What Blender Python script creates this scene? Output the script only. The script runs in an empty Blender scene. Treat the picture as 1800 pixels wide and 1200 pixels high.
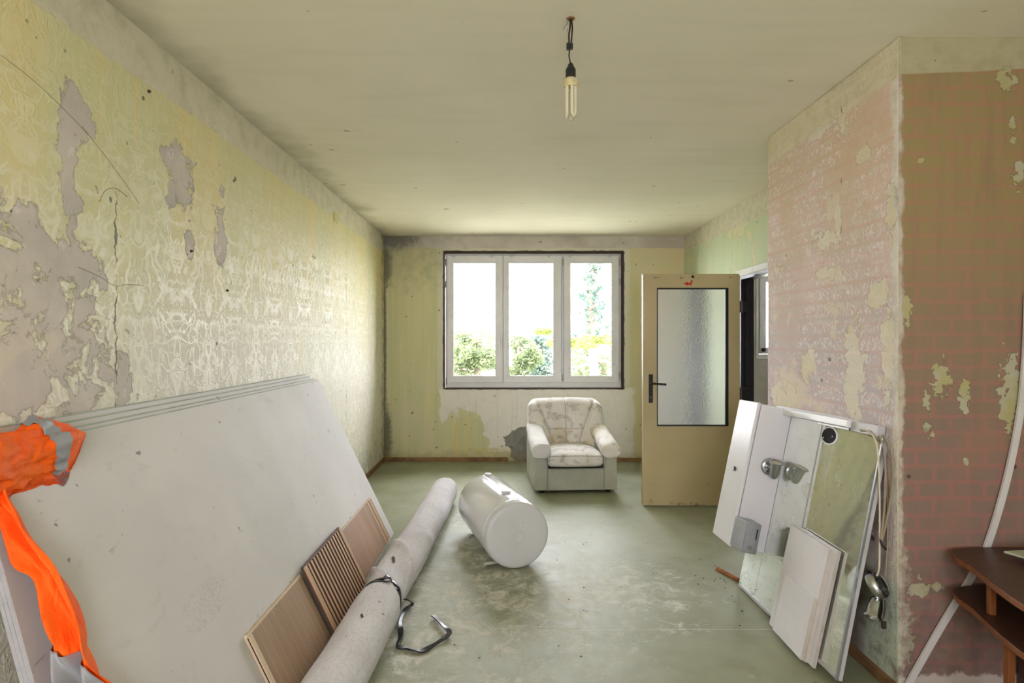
import bpy, bmesh, math, random
from mathutils import Vector, Matrix, noise as mnoise

PI = math.pi
SC = bpy.context.scene
COL = SC.collection
random.seed(7)

# ---------------------------------------------------------------- camera, world, exposure
cam_d = bpy.data.cameras.new('camera')
cam = bpy.data.objects.new('camera', cam_d)
COL.objects.link(cam)
cam.location = (0, 0, 1.418)
cam.rotation_euler = (PI/2, 0, 0)
cam_d.sensor_width = 36.0
cam_d.lens = 20.4
cam_d.shift_x = 10/1800
cam_d.shift_y = -3/1800
cam_d.clip_start = 0.02
SC.camera = cam

world = bpy.data.worlds.new('overcast_sky')
SC.world = world
world.use_nodes = True
bgn = world.node_tree.nodes['Background']
bgn.inputs['Color'].default_value = (0.985, 0.96, 1.03, 1)
bgn.inputs['Strength'].default_value = 9.0

SC.view_settings.view_transform = 'Standard'
SC.view_settings.look = 'None'
SC.view_settings.gamma = 1.0
SC.view_settings.use_curve_mapping = False
SC.view_settings.exposure = 1.34
SC.cycles.max_bounces = 14
SC.cycles.diffuse_bounces = 9
SC.cycles.glossy_bounces = 5
SC.cycles.transmission_bounces = 8
SC.cycles.transparent_max_bounces = 12
SC.cycles.caustics_reflective = False
SC.cycles.sample_clamp_indirect = 6.0
SC.cycles.blur_glossy = 1.0


def portal(loc, rot, sx, sy):
    d = bpy.data.lights.new('window_portal', 'AREA')
    d.shape = 'RECTANGLE'; d.size = sx; d.size_y = sy
    d.cycles.is_portal = True
    o = bpy.data.objects.new('window_portal', d)
    o.location = loc; o.rotation_euler = rot
    COL.objects.link(o)

# portals only guide the sampling of the sky through seen and added openings
portal((0.32, 7.12, 1.65), (-PI/2, 0, 0), 2.12, 1.62)
portal((3.4, 7.12, 1.71), (-PI/2, 0, 0), 1.0, 1.05)
portal((4.64, 5.175, 1.9), (0, PI/2, 0), .5, .55)
portal((-.15, -2.45, 1.575), (PI/2, 0, 0), 1.6, 1.35)


# ---------------------------------------------------------------- node helpers
class S:
    """A socket with arithmetic."""
    def __init__(s, t, k): s.t = t; s.k = k
    def _m(s, op, b=None, c=None):
        n = s.t.nt.nodes.new('ShaderNodeMath'); n.operation = op
        for i, v in enumerate((s, b, c)):
            if v is None: continue
            if isinstance(v, S): s.t.nt.links.new(v.k, n.inputs[i])
            else: n.inputs[i].default_value = v
        return S(s.t, n.outputs[0])
    def __add__(s, b): return s._m('ADD', b)
    __radd__ = __add__
    def __sub__(s, b): return s._m('SUBTRACT', b)
    def __rsub__(s, b): return (s*-1.0) + b
    def __mul__(s, b): return s._m('MULTIPLY', b)
    __rmul__ = __mul__
    def __truediv__(s, b): return s._m('DIVIDE', b)
    def max(s, b): return s._m('MAXIMUM', b)
    def min(s, b): return s._m('MINIMUM', b)
    def abs(s): return s._m('ABSOLUTE')
    def pp(s, b): return s._m('PINGPONG', b)
    def sin(s): return s._m('SINE')
    def pw(s, b): return s._m('POWER', b)
    def step(s, a, b):
        n = s.t.nt.nodes.new('ShaderNodeMapRange'); n.interpolation_type = 'SMOOTHSTEP'
        s.t.nt.links.new(s.k, n.inputs[0])
        n.inputs[1].default_value = a; n.inputs[2].default_value = b
        return S(s.t, n.outputs[0])


def lin(c):
    if isinstance(c, (int, float)): c = (c, c, c)
    return tuple(((v/255)/12.92 if v/255 <= .04045 else ((v/255+.055)/1.055)**2.4) for v in c)


class T:
    """A material being built."""
    def __init__(t, name):
        t.m = bpy.data.materials.new(name); t.m.use_nodes = True
        t.nt = t.m.node_tree
        t.b = t.nt.nodes['Principled BSDF']
        t._p = None
    def pos(t):
        if t._p is None:
            g = t.nt.nodes.new('ShaderNodeNewGeometry')
            q = t.nt.nodes.new('ShaderNodeSeparateXYZ')
            t.nt.links.new(g.outputs['Position'], q.inputs[0])
            t._p = (S(t, q.outputs[0]), S(t, q.outputs[1]), S(t, q.outputs[2]))
        return t._p
    def obj(t):
        g = t.nt.nodes.new('ShaderNodeTexCoord')
        q = t.nt.nodes.new('ShaderNodeSeparateXYZ')
        t.nt.links.new(g.outputs['Object'], q.inputs[0])
        return (S(t, q.outputs[0]), S(t, q.outputs[1]), S(t, q.outputs[2]))
    def vec(t, x, y, z):
        n = t.nt.nodes.new('ShaderNodeCombineXYZ')
        for i, v in enumerate((x, y, z)):
            if isinstance(v, S): t.nt.links.new(v.k, n.inputs[i])
            else: n.inputs[i].default_value = v
        return n.outputs[0]
    def noise(t, v, scale, detail=3, rough=.55, dist=0.0):
        n = t.nt.nodes.new('ShaderNodeTexNoise')
        t.nt.links.new(v, n.inputs['Vector'])
        n.inputs['Scale'].default_value = scale; n.inputs['Detail'].default_value = detail
        n.inputs['Roughness'].default_value = rough; n.inputs['Distortion'].default_value = dist
        return S(t, n.outputs[0])
    def voro(t, v, scale, feature='F1'):
        n = t.nt.nodes.new('ShaderNodeTexVoronoi'); n.feature = feature
        t.nt.links.new(v, n.inputs['Vector']); n.inputs['Scale'].default_value = scale
        return S(t, n.outputs['Distance'])
    def brick(t, v, w, h, mortar, off=.5):
        n = t.nt.nodes.new('ShaderNodeTexBrick'); n.offset = off
        t.nt.links.new(v, n.inputs['Vector'])
        n.inputs['Scale'].default_value = 1; n.inputs['Brick Width'].default_value = w
        n.inputs['Row Height'].default_value = h; n.inputs['Mortar Size'].default_value = mortar
        n.inputs['Mortar Smooth'].default_value = .6
        return S(t, n.outputs['Fac'])
    def mix(t, f, a, b):
        n = t.nt.nodes.new('ShaderNodeMix'); n.data_type = 'RGBA'
        if isinstance(f, S): t.nt.links.new(f.k, n.inputs[0])
        else: n.inputs[0].default_value = f
        for i, v in ((6, a), (7, b)):
            if isinstance(v, tuple): n.inputs[i].default_value = (*lin(v), 1)
            else: t.nt.links.new(v, n.inputs[i])
        return n.outputs[2]
    def blobs(t, a, b, L):
        r = None
        for (ca, cb, ra, rb) in L:
            u = (a-ca)*(1/ra); v = (b-cb)*(1/rb)
            d = 1.0-(u*u+v*v)
            r = d if r is None else r.max(d)
        return r.max(-3.0)
    def out(t, col=None, rough=None, h=None, hd=.004, hs=1.0, spec=None, metal=None):
        b = t.b
        def put(name, v):
            if isinstance(v, S): t.nt.links.new(v.k, b.inputs[name])
            elif isinstance(v, (int, float)): b.inputs[name].default_value = v
            else: t.nt.links.new(v, b.inputs[name])
        if isinstance(col, tuple): b.inputs['Base Color'].default_value = (*lin(col), 1)
        elif col is not None: put('Base Color', col)
        if rough is not None: put('Roughness', rough)
        if spec is not None: put('Specular IOR Level', spec)
        if metal is not None: put('Metallic', metal)
        if h is not None:
            n = t.nt.nodes.new('ShaderNodeBump')
            n.inputs['Strength'].default_value = hs; n.inputs['Distance'].default_value = hd
            t.nt.links.new(h.k, n.inputs['Height'])
            t.nt.links.new(n.outputs[0], b.inputs['Normal'])
        return t.m


def plain(name, col, rough=.5, metal=0.0, spec=.5, grime=0.0, gscale=6.0, dark=None, bump=0.0, coat=0.0):
    """One paint or plastic with a little grain."""
    t = T(name)
    x, y, z = t.obj()
    v = t.vec(x, y, z)
    if grime > 0:
        n = t.noise(v, gscale, 5, .65).step(.35, .75)
        d = dark or tuple(int(c*.72) for c in col)
        c = t.mix(n*grime, col, d)
    else:
        c = col
    h = t.noise(v, 90, 3) if bump else None
    t.out(c, rough, h, bump or .001, 1.0, spec, metal)
    if coat: t.b.inputs['Coat Weight'].default_value = coat; t.b.inputs['Coat Roughness'].default_value = .12
    return t.m


# ---------------------------------------------------------------- wall materials
def mat_wall_left():
    t = T('peeling_yellow_wallpaper'); x, y, z = t.pos()
    v = t.vec(x, y, z)
    big = t.noise(v, 1.3, 4, .6)
    fine = t.noise(v, 11, 6, .65)
    # strips hung side by side, some greener, some more orange
    st = t.noise(t.vec(0.0, y*5.2, z*.25), 1, 2, .5)
    st2 = t.noise(t.vec(3.0, y*11.0, z*.5), 1, 2, .5)
    c = t.mix(st.step(.35, .65), (220, 206, 150), (208, 205, 158))
    c = t.mix(st2.step(.5, .72)*.55, c, (226, 202, 134))
    # smoke yellowing strongest high up; paler below, partly window sheen painted in
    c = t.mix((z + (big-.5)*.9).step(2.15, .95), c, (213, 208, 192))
    c = t.mix(t.noise(t.vec(x, y*14, z*1.2), 1, 3).step(.55, .8)*.3, c, (184, 192, 158))
    # damask: outlines of a mirrored figure, one repeat to each strip
    my = (y+.13).pp(.265)
    mz = z*1.0
    dm = t.noise(t.vec(my*1.0, mz*.8, 0.0), 26, 1.2, .4, 1.1)
    dm2 = t.noise(t.vec(my*1.0, mz*.8, 5.0), 15, 1.0, .4, .6)
    line = 1.0-((dm-.5).abs()*16.0).min(1.0)
    line2 = 1.0-((dm2-.5).abs()*12.0).min(1.0)
    line = line.max(line2*.9)
    worn = t.noise(v, 3.1, 5, .7).step(.3, .62)
    line = line*(worn*.6+.4)
    c = t.mix(line*((z+(big-.5)*.7).step(2.5, 1.5)*.75+.14), c, (238, 234, 216))  # lines whiten lower down: window sheen painted into the print
    # bare patches of old grey-mauve paint
    L = [(1.75, 1.55, .35, .25), (1.72, 1.22, .5, .3), (1.68, .95, .5, .3), (2.0, 1.02, .3, .25), (1.90, 1.95, .06, .2),
         (2.35, .95, .14, .22), (1.65, 1.75, .12, .12), (2.55, 2.12, .16, .16), (2.9, 2.0, .08, .22),
         (2.15, 1.12, .06, .3), (2.62, 1.86, .05, .1), (1.95, 2.18, .09, .1)]
    bl = t.blobs(y, z, L)
    pn = t.noise(v, 7.5, 7, .62, .4)
    pk = (bl*.5 + (pn-.5)*2.9)
    peel = pk.step(.18, .215)
    edge = pk.step(.12, .18)*(1.0-peel)
    c = t.mix(edge*.55, c, (226, 216, 172))
    pc = t.mix(t.noise(v, 4, 4).step(.35, .65), (206, 196, 186), (190, 182, 176))
    pc = t.mix(t.noise(v, 2.2, 2).step(.6, .62)*.35, pc, (222, 205, 186))
    pc = t.mix(fine.step(.45, .8)*.35, pc, (168, 158, 148))
    pc = t.mix(t.noise(v, 12, 7, .7).step(.60, .63)*.5, pc, (226, 220, 214))
    c = t.mix(peel, c, pc)
    shade = pk.step(.2, .235)*(1.0-pk.step(.235, .29))
    c = t.mix(shade*.4, c, (128, 120, 100))
    # whitewashed band under the ceiling
    bd = (z + (t.noise(v, 5, 5, .7)-.5)*.05).step(2.432, 2.442)
    bc = t.mix(fine.step(.4, .75), (212, 206, 184), (190, 184, 160))
    bc = t.mix(t.noise(v, 6, 6, .7).step(.6, .64)*.6, bc, (226, 220, 204))
    c = t.mix(bd, c, bc)
    # seams that have opened into cracks
    cw = (t.noise(t.vec(0.0, 0.0, z*1.0), 9, 5, .7)-.5)*.09
    cn = t.noise(t.vec(0.0, 2.0, z), 7, 4, .6)
    cr1 = ((y-2.125+cw).abs()*-1.0 + (cn-.42)*.05).step(.0, .004)*z.step(1.98, 1.9)*z.step(.75, .8)
    cr2 = ((y-5.19+cw*.4).abs()*-1.0 + (cn-.40)*.05).step(.0, .008)*z.step(2.3, 2.2)
    dots = (t.noise(v, 13, 1.0)).step(.79, .80)
    sp = t.noise(t.vec(x, y*1.0, z*1.0), 24, 1).step(.77, .79)
    dk = cr1.max(cr2*.8).max(dots).max(sp*.5)
    c = t.mix(dk*.85, c, (88, 80, 60))
    c = t.mix((z-.25).step(.35, -.2)*fine.step(.3, .7)*.5, c, (120, 116, 96))
    # damp dirt creeping out of the far corner
    mo = ((y-6.79)*.9+(fine-.5)*.7).step(-.22, .1)
    c = t.mix(mo*.75, c, (112, 112, 96))
    rough = .62-line*.24+peel*.2
    h = (line*.35)*(1.0-peel)*(1.0-bd) - peel*1.0 - dk*1.5 + fine*.5 + edge*.4
    return t.out(c, rough, h, .004, .9, .45)


def mat_wall_back():
    t = T('damp_olive_wall_paint'); x, y, z = t.pos()
    v = t.vec(x, y, z)
    fine = t.noise(v, 12, 6, .65)
    st = t.noise(t.vec(x*9.0, 0.0, z*.6), 1, 4, .6)
    c = t.mix(st.step(.35, .65), (208, 201, 160), (195, 195, 152))
    c = t.mix(x.step(1.3, 1.75), c, (214, 200, 160))
    c = t.mix(t.noise(v, 2.1, 4).step(.45, .7)*.6, c, (204, 199, 168))
    # whitewashed patches below the window, with drips
    L = [(.0, .66, .78, .26), (.55, .45, .95, .42), (-.35, .62, .42, .2), (1.05, .55, .46, .4), (.12, .32, .26, .3)]
    en = (t.noise(v, 7, 6, .6)-.5)
    yb = t.blobs(x, z, [(-.52, .22, .30, .36), (-.1, .0, .7, .11)])*.8+(t.noise(v, 6, 8, .7, .6)-.5)*1.7
    wh = ((x-.36).abs()+en*.22).step(1.15, 1.12)*(z+en*.05).step(.86, .84)*yb.step(.06, .0)
    dr = t.noise(t.vec(x*26, 0.0, z*.9), 1, 3, .6).step(.58, .72)
    wc = t.mix(dr*.4, (224, 219, 212), (186, 178, 154))
    wc = t.mix(fine.step(.45, .8)*.5, wc, (196, 190, 172))
    c = t.mix(wh, c, wc)
    # yellow lichen-like paint remains
    yl = (t.blobs(x, z, [(-.52, .27, .12, .28), (.14, .13, .3, .06), (-.2, .12, .3, .05)])*.7+(t.noise(v, 9, 7, .7, .5)-.5)*2.2).step(.1, .3)
    c = t.mix(yl*t.noise(t.vec(x*14.0, 4.0, z*1.5), 1, 4, .7).step(.35, .6)*.65, c, (204, 186, 124))
    # bare cement patch behind the armchair
    cm = (t.blobs(x, z, [(.17, .24, .2, .16), (.2, .1, .16, .14)])*.6+(t.noise(v, 9, 7, .7, .4)-.5)*1.3).step(.05, .09)
    cc = t.mix(fine.step(.35, .7), (140, 138, 130), (112, 112, 108))
    c = t.mix(cm, c, cc)
    # pale strip round the opening and band below the ceiling
    dx = ((x-.32).abs()-1.058); dz = ((z-1.648).abs()-.809)
    ar = (dx.max(dz)+(fine-.5)*.02).step(.075, .06)*(z-.9).step(-.1, .0)
    c = t.mix(ar*.7, c, (212, 206, 196))
    bd = (z+(t.noise(v, 4, 5)-.5)*.05).step(2.485, 2.495)
    bc = t.mix(t.noise(v, 2.2, 4).step(.4, .65), (206, 199, 190), (184, 176, 166))
    c = t.mix(bd, c, bc)
    # dark lines next to the frame: reveal shadow painted on the wall
    sl = (dx.max(dz)+(t.noise(v, 9, 6, .7)-.5)*.05).step(.008, -.003)
    c = t.mix(sl*.8, c, (74, 62, 52))
    # black mould in the left corner and along it
    r1 = t.blobs(x, z, [(-1.35, 2.62, .42, .2), (-1.43, 2.3, .12, .36), (-1.43, 1.3, .035, 1.6), (-1.43, .3, .12, .5)])
    mo = (r1*1.2+(t.noise(v, 20, 8, .8)-.5)*2.2).step(.0, 1.1)
    c = t.mix(mo*.75, c, (66, 66, 60))
    r2 = t.blobs(x, z, [(-1.2, 2.5, .9, .6)])
    c = t.mix((r2+(t.noise(v, 9, 6)-.5)*2.0).step(.1, 1.2)*.35, c, (116, 116, 100))
    # dirt at the foot, drips, flecks
    c = t.mix((z+(fine-.5)*.25).step(.16, .0)*.5, c, (128, 110, 74))
    sp = t.noise(v, 15, 2, .5).step(.70, .73)
    c = t.mix(sp*.7, c, (78, 70, 56))
    c = t.mix((t.noise(v, 6, 6, .7)+t.blobs(x, z, [(-.95, .55, .1, .3), (-.98, 1.35, .12, .12), (1.62, 1.2, .12, .9)])*.12).step(.72, .74)*.8, c, (226, 222, 206))
    h = fine*.5 + wh*.5 - cm*1.2 - sp
    return t.out(c, .75, h, .004, .8, .35)


def mat_wall_right():
    t = T('green_distemper'); x, y, z = t.pos()
    v = t.vec(x, y, z)
    fine = t.noise(v, 12, 6, .65)
    st = t.noise(t.vec(0.0, y*8.0, z*.5), 1, 3, .6)
    c = t.mix(st.step(.35, .65), (186, 200, 166), (196, 204, 172))
    pk = (t.noise(v, 5.5, 7, .62)+(z-2.2)*.15)
    c = t.mix(pk.step(.585, .6), c, (206, 202, 168))
    c = t.mix(t.noise(v, 2, 3).step(.5, .8)*.5, c, (196, 196, 146))
    bd = (z+(t.noise(v, 5, 5)-.5)*.05).step(2.425, 2.437)
    c = t.mix(bd, c, t.mix(fine.step(.4, .7), (206, 202, 182), (192, 186, 166)))
    c = t.mix(t.noise(v, 14, 1).step(.77, .785), c, (84, 74, 58))
    return t.out(c, .75, fine*.6-pk.step(.585, .6)*.5, .004, .8, .35)


def mat_chimney_side():
    t = T('roller_patterned_mauve_paint'); x, y, z = t.pos()
    v = t.vec(x, y, z)
    fine = t.noise(v, 13, 6, .65)
    c = t.mix((z+(t.noise(v, 2, 3)-.5)*.8).step(1.2, 2.2), (194, 182, 184), (206, 184, 156))
    c = t.mix(t.noise(v, 3.2, 4).step(.45, .7)*.6, c, (220, 196, 190))
    # pink rows of brick joints printed under the squiggles
    br = t.brick(t.vec(y, z, 0.0), .22, .062, .010)
    c = t.mix(br*.28, c, (214, 160, 150))
    # squiggles left by a patterned roller, in rows
    row = (z*1.0).pp(.04)
    sq = t.noise(t.vec(y*1.7, z, 0.0), 23, 1.2, .5, 1.4)
    line = 1.0-((sq-.5).abs()*13.0).min(1.0)
    line = line*row.step(.004, .014)*t.noise(v, 2.4, 4).step(.35, .55)
    c = t.mix(line*.85, c, (236, 228, 224))
    # flaked areas
    L = PATCH_SIDE
    bl = t.blobs(y, z, L)
    pk = bl*.5+(t.noise(v, 11, 7, .62, .3)-.5)*2.3
    peel = pk.step(.2, .24)
    pc = t.mix(t.noise(v, 3, 3).step(.4, .6), (222, 214, 198), (216, 205, 172))
    c = t.mix(pk.step(.12, .2)*(1.0-peel)*.4, c, (168, 148, 132))
    c = t.mix(peel, c, pc)
    crm = (t.noise(v, 3.4, 6, .6)+(z-1.5)*-.04).step(.56, .6)
    c = t.mix(crm*.7, c, (220, 208, 184))
    # battered bare edge towards the room, and greenish lime low down
    eg = ((y-2.313)+(t.noise(v, 7, 7, .7)-.5)*.14).step(.05, .02)
    c = t.mix(eg, c, t.mix(fine.step(.4, .7), (222, 216, 204), (198, 192, 178)))
    lo = ((z-.42)+(fine-.5)*.5).step(.15, -.15)
    c = t.mix(lo, c, t.mix(fine.step(.45, .7), (192, 202, 184), (142, 134, 118)))
    lo2 = (z+(fine-.5)*.3).step(.8, .45)*y.step(2.5, 2.6)  # shade behind the leaning mirror, painted into the wall colour
    c = t.mix(lo2*.85, c, (116, 96, 84))
    bd = (z+(t.noise(v, 4, 6, .7)-.5)*.12).step(2.455, 2.475)
    c = t.mix(bd, c, t.mix(fine.step(.4, .75), (214, 206, 180), (202, 190, 156)))
    # crack with plugs down the middle
    cw = (t.noise(t.vec(0.0, 7.0, z), 6, 5, .7)-.5)*.12
    cn = t.noise(t.vec(0.0, 3.0, z), 9, 4, .6)
    cr = ((y-2.71+cw).abs()*-1.0+(cn-.56)*.07).step(0, .004)
    dots = t.noise(v, 13, 1).step(.77, .785)
    dk = cr.max(dots)
    c = t.mix(dk*.8, c, (92, 66, 52))
    h = line*.5-peel*1.0+fine*.5-dk*1.5-eg*.8
    return t.out(c, .7-line*.2, h, .004, .9, .4)


def mat_chimney_front():
    t = T('brick_patterned_roller_paint'); x, y, z = t.pos()
    v = t.vec(x, y, z)
    fine = t.noise(v, 14, 6, .65)
    wob = (t.noise(v, 9, 4)-.5)*.022
    br = t.brick(t.vec(x+.05+wob, z+wob, 0.0), .135, .0655, .0125)
    zz = z+(t.noise(v, 1.6, 3)-.5)*.7
    f = zz.step(.9, 2.1)
    cb = t.mix(f, (132, 110, 98), (144, 126, 84))
    cm = t.mix(f, (152, 108, 98), (156, 120, 90))
    c = t.mix(br*(t.noise(v, 7, 4).step(.25, .6)*.5+.5), cb, cm)
    c = t.mix(t.noise(t.vec(x*20.0, 0.0, z*2.2), 1, 4, .6).step(.45, .8)*.4, c, (122, 98, 86))
    c = t.mix(t.noise(v, 2.6, 4).step(.5, .75)*.45, c, (156, 112, 94))
    pk = t.blobs(x, z, PATCH_FRONT)*.42+(t.noise(v, 24, 7, .65, .3)-.5)*2.3
    peel = pk.step(.12, .16)
    pc = t.mix(t.noise(v, 5, 3).step(.42, .6), (172, 166, 144), (166, 158, 112))
    c = t.mix(pk.step(.02, .12)*(1.0-peel)*.35, c, (120, 96, 78))
    c = t.mix(peel, c, pc)
    eg = ((x-1.565)+(t.noise(v, 8, 7, .7)-.5)*.09).step(.022, .006)
    eg2 = ((x-1.565)+(t.noise(v, 6, 7, .75)-.5)*.26).step(.05, .02)*z.step(.75, .55)
    c = t.mix(eg.max(eg2), c, t.mix(fine.step(.4, .7), (184, 174, 158), (156, 138, 120)))
    c = t.mix((z+(fine-.5)*.4).step(.75, .3)*fine.step(.35, .65)*.6, c, (110, 88, 86))
    bt = (z+(t.noise(v, 9, 6, .7)-.5)*.14).step(.09, .07)
    c = t.mix(bt*.8, c, (196, 186, 176))
    bd = (z-x*.045+(t.noise(v, 3, 3)-.5)*.02).step(2.404, 2.41)
    c = t.mix(bd, c, t.mix(fine.step(.4, .7), (168, 162, 128), (160, 152, 118)))
    dots = t.noise(v, 18, 1.5).step(.765, .785)
    c = t.mix(dots*.85, c, (70, 50, 40))
    return t.out(c, .72, fine*.6-peel*1.0-dots+br*.15-bd*-.5, .003, .9, .4)


def mat_ceiling():
    t = T('smoke_stained_ceiling_lime'); x, y, z = t.pos()
    v = t.vec(x, y, z)
    n = t.noise(v, .9, 4, .55)
    c = t.mix(n.step(.3, .7), (236, 231, 216), (229, 224, 206))
    c = t.mix((y+(n-.5)*3).step(3.2, .2)*.6, c, (224, 216, 190))
    bl = t.noise(t.vec(x*1.0, y*7.0, z), 1.2, 4).step(.45, .8)*.18
    c = t.mix(bl, c, (198, 194, 170))
    fine = t.noise(v, 16, 5, .6)
    # grime gathered along the wall line
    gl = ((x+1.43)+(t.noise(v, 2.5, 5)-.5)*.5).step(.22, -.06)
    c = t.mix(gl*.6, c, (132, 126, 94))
    c = t.mix((y-6.79+(fine-.5)*.3).step(-.25, .1)*.5, c, (176, 166, 150))
    sp = t.noise(v, 9, 1.5).step(.755, .77)
    c = t.mix(sp*.5, c, (96, 86, 62))
    hl = ((t.noise(v, 1.7, 5, .6)-.5).abs()*-1.0).step(-.0035, -.001)*t.noise(v, 1.1, 2).step(.62, .7)
    c = t.mix(hl*.5, c, (232, 228, 208))
    return t.out(c, .8, fine*.4+t.noise(t.vec(x*2.0, y*9.0, z), 3, 3)*.5, .003, .6, .3)


def mat_floor():
    t = T('scuffed_green_linoleum'); x, y, z = t.pos()
    v = t.vec(x, y, z)
    fine = t.noise(v, 14, 6, .7)
    n = t.noise(v, 1.7, 4, .6)
    c = t.mix(n.step(.3, .7), (134, 137, 110), (150, 153, 130))
    c = t.mix(t.noise(v, 5, 5, .65).step(.45, .75)*.5, c, (126, 127, 98))
    # dust and lime trodden about in the middle
    L = [(-.35, 3.0, .75, 1.1), (.1, 3.0, .7, .8), (-.1, 4.2, .5, .9), (.5, 3.3, .7, .7)]
    du = (t.blobs(x, y, L)*.55+(t.noise(v, 6.5, 10, .82, .6)-.5)*4.2).step(.2, 1.0)
    c = t.mix(du*.85, c, (216, 215, 208))
    sc = (t.noise(t.vec(x*3.0, y*9.0, z), 2.2, 7, .75, .8)).step(.6, .72)
    c = t.mix(sc*.35, c, (196, 196, 184))
    c = t.mix(t.noise(v, 3, 8, .75).step(.62, .72)*.5, c, (110, 106, 78))
    sp = t.noise(v, 16, 2).step(.72, .75)
    c = t.mix(sp*.7, c, (80, 74, 58))
    # welded joint between two widths
    jt = ((y-2.847+(x*.004)).abs()*-1.0).step(-.0045, -.002)
    c = t.mix(jt*.6, c, (192, 194, 180))
    ed = ((y-6.79)+(fine-.5)*.5).step(-.3, .05)
    c = t.mix(ed*.5, c, (118, 108, 74))
    rough = .40+du*.25+fine*.2
    return t.out(c, rough, fine*.3+du*.25-jt*.5+t.noise(v, 2.5, 2)*1.0, .003, .5, .5)


def side_px(L):
    r = []
    for (px, py, wx, wy) in L:      # planned from the photograph's chimney cheek: position and size in metres
        s = (px-890)/1.565
        r.append((1020/s, 1.418-(py-597)/s, wx*1020/s/s/1.565, wy/s))
    return r


PATCH_SIDE = side_px([(1455, 425, 30, 24), (1474, 395, 8, 40), (1566, 380, 16, 60), (1500, 650, 26, 95), (1375, 700, 28, 40),
                      (1480, 190, 8, 60), (1545, 520, 22, 40), (1450, 480, 26, 16), (1440, 230, 30, 16), (1520, 270, 16, 20),
                      (1370, 470, 14, 12), (1420, 640, 16, 40), (1560, 610, 14, 120)])
PATCH_FRONT = [(1.732, 1.26, .045, .10), (1.676, 1.175, .02, .06), (1.685, 1.062, .03, .045), (1.823, 1.194, .03, .075),
               (2.007, 1.214, .05, .18), (1.832, .93, .013, .022), (2.02, 2.243, .017, .06), (2.04, 2.07, .03, .06),
               (1.998, 2.46, .04, .05), (1.653, 2.13, .02, .012), (1.646, .432, .05, .05), (1.6, 1.55, .02, .08),
               (1.72, .43, .03, .02), (1.6, .2, .03, .08), (1.95, .78, .012, .03)]


# ---------------------------------------------------------------- mesh helpers
def add_box(bm, lo, hi, mat=None):
    vs = [bm.verts.new((x, y, z)) for x in (lo[0], hi[0]) for y in (lo[1], hi[1]) for z in (lo[2], hi[2])]
    if mat is not None:
        for v in vs: v.co = mat @ v.co
    fs = []
    for f in ((0, 1, 3, 2), (4, 6, 7, 5), (0, 4, 5, 1), (2, 3, 7, 6), (0, 2, 6, 4), (1, 5, 7, 3)):
        fs.append(bm.faces.new([vs[i] for i in f]))
    return fs


def add_prism(bm, pts, z0, z1, mat=None):
    """Outline pts (x, y) extruded along z."""
    a = [bm.verts.new((p[0], p[1], z0)) for p in pts]
    b = [bm.verts.new((p[0], p[1], z1)) for p in pts]
    if mat is not None:
        for v in a+b: v.co = mat @ v.co
    bm.faces.new(a[::-1]); bm.faces.new(b)
    n = len(pts)
    for i in range(n): bm.faces.new((a[i], a[(i+1) % n], b[(i+1) % n], b[i]))


def add_tube(bm, path, r, n=10, cap=True):
    path = [Vector(p) for p in path]
    rings = []
    up = None
    for i, p in enumerate(path):
        d = (path[min(i+1, len(path)-1)]-path[max(i-1, 0)]).normalized()
        if up is None:
            up = d.orthogonal().normalized()
        else:
            up = (up-d*up.dot(d))
            up = up.normalized() if up.length > 1e-6 else d.orthogonal().normalized()
        q = d.cross(up)
        rr = r[i] if isinstance(r, (list, tuple)) else r
        rings.append([bm.verts.new(p+(up*math.cos(a)+q*math.sin(a))*rr) for a in (2*PI*k/n for k in range(n))])
    for a, b in zip(rings, rings[1:]):
        for k in range(n): bm.faces.new((a[k], a[(k+1) % n], b[(k+1) % n], b[k]))
    if cap:
        bm.faces.new(rings[0][::-1]); bm.faces.new(rings[-1])


def add_lathe(bm, prof, n=32, mat=None):
    """Profile (radius, z) turned about z; radius 0 closes it."""
    rings = []
    for (r, z) in prof:
        if r < 1e-6: rings.append([bm.verts.new((0, 0, z))])
        else: rings.append([bm.verts.new((r*math.cos(2*PI*k/n), r*math.sin(2*PI*k/n), z)) for k in range(n)])
    if mat is not None:
        for q in rings:
            for v in q: v.co = mat @ v.co
    for a, b in zip(rings, rings[1:]):
        for k in range(n):
            k2 = (k+1) % n
            if len(a) == 1 and len(b) == 1: continue
            if len(a) == 1: bm.faces.new((a[0], b[k2], b[k]))
            elif len(b) == 1: bm.faces.new((a[k], a[k2], b[0]))
            else: bm.faces.new((a[k], a[k2], b[k2], b[k]))


def spline(pts, n=8):
    """Catmull-Rom through pts."""
    pts = [Vector(p) for p in pts]
    out = []
    for i in range(len(pts)-1):
        p0 = pts[max(i-1, 0)]; p1 = pts[i]; p2 = pts[i+1]; p3 = pts[min(i+2, len(pts)-1)]
        for k in range(n):
            t = k/n
            out.append(.5*((2*p1)+(p2-p0)*t+(2*p0-5*p1+4*p2-p3)*t*t+(3*p1-p0-3*p2+p3)*t*t*t))
    out.append(pts[-1])
    return out


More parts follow.
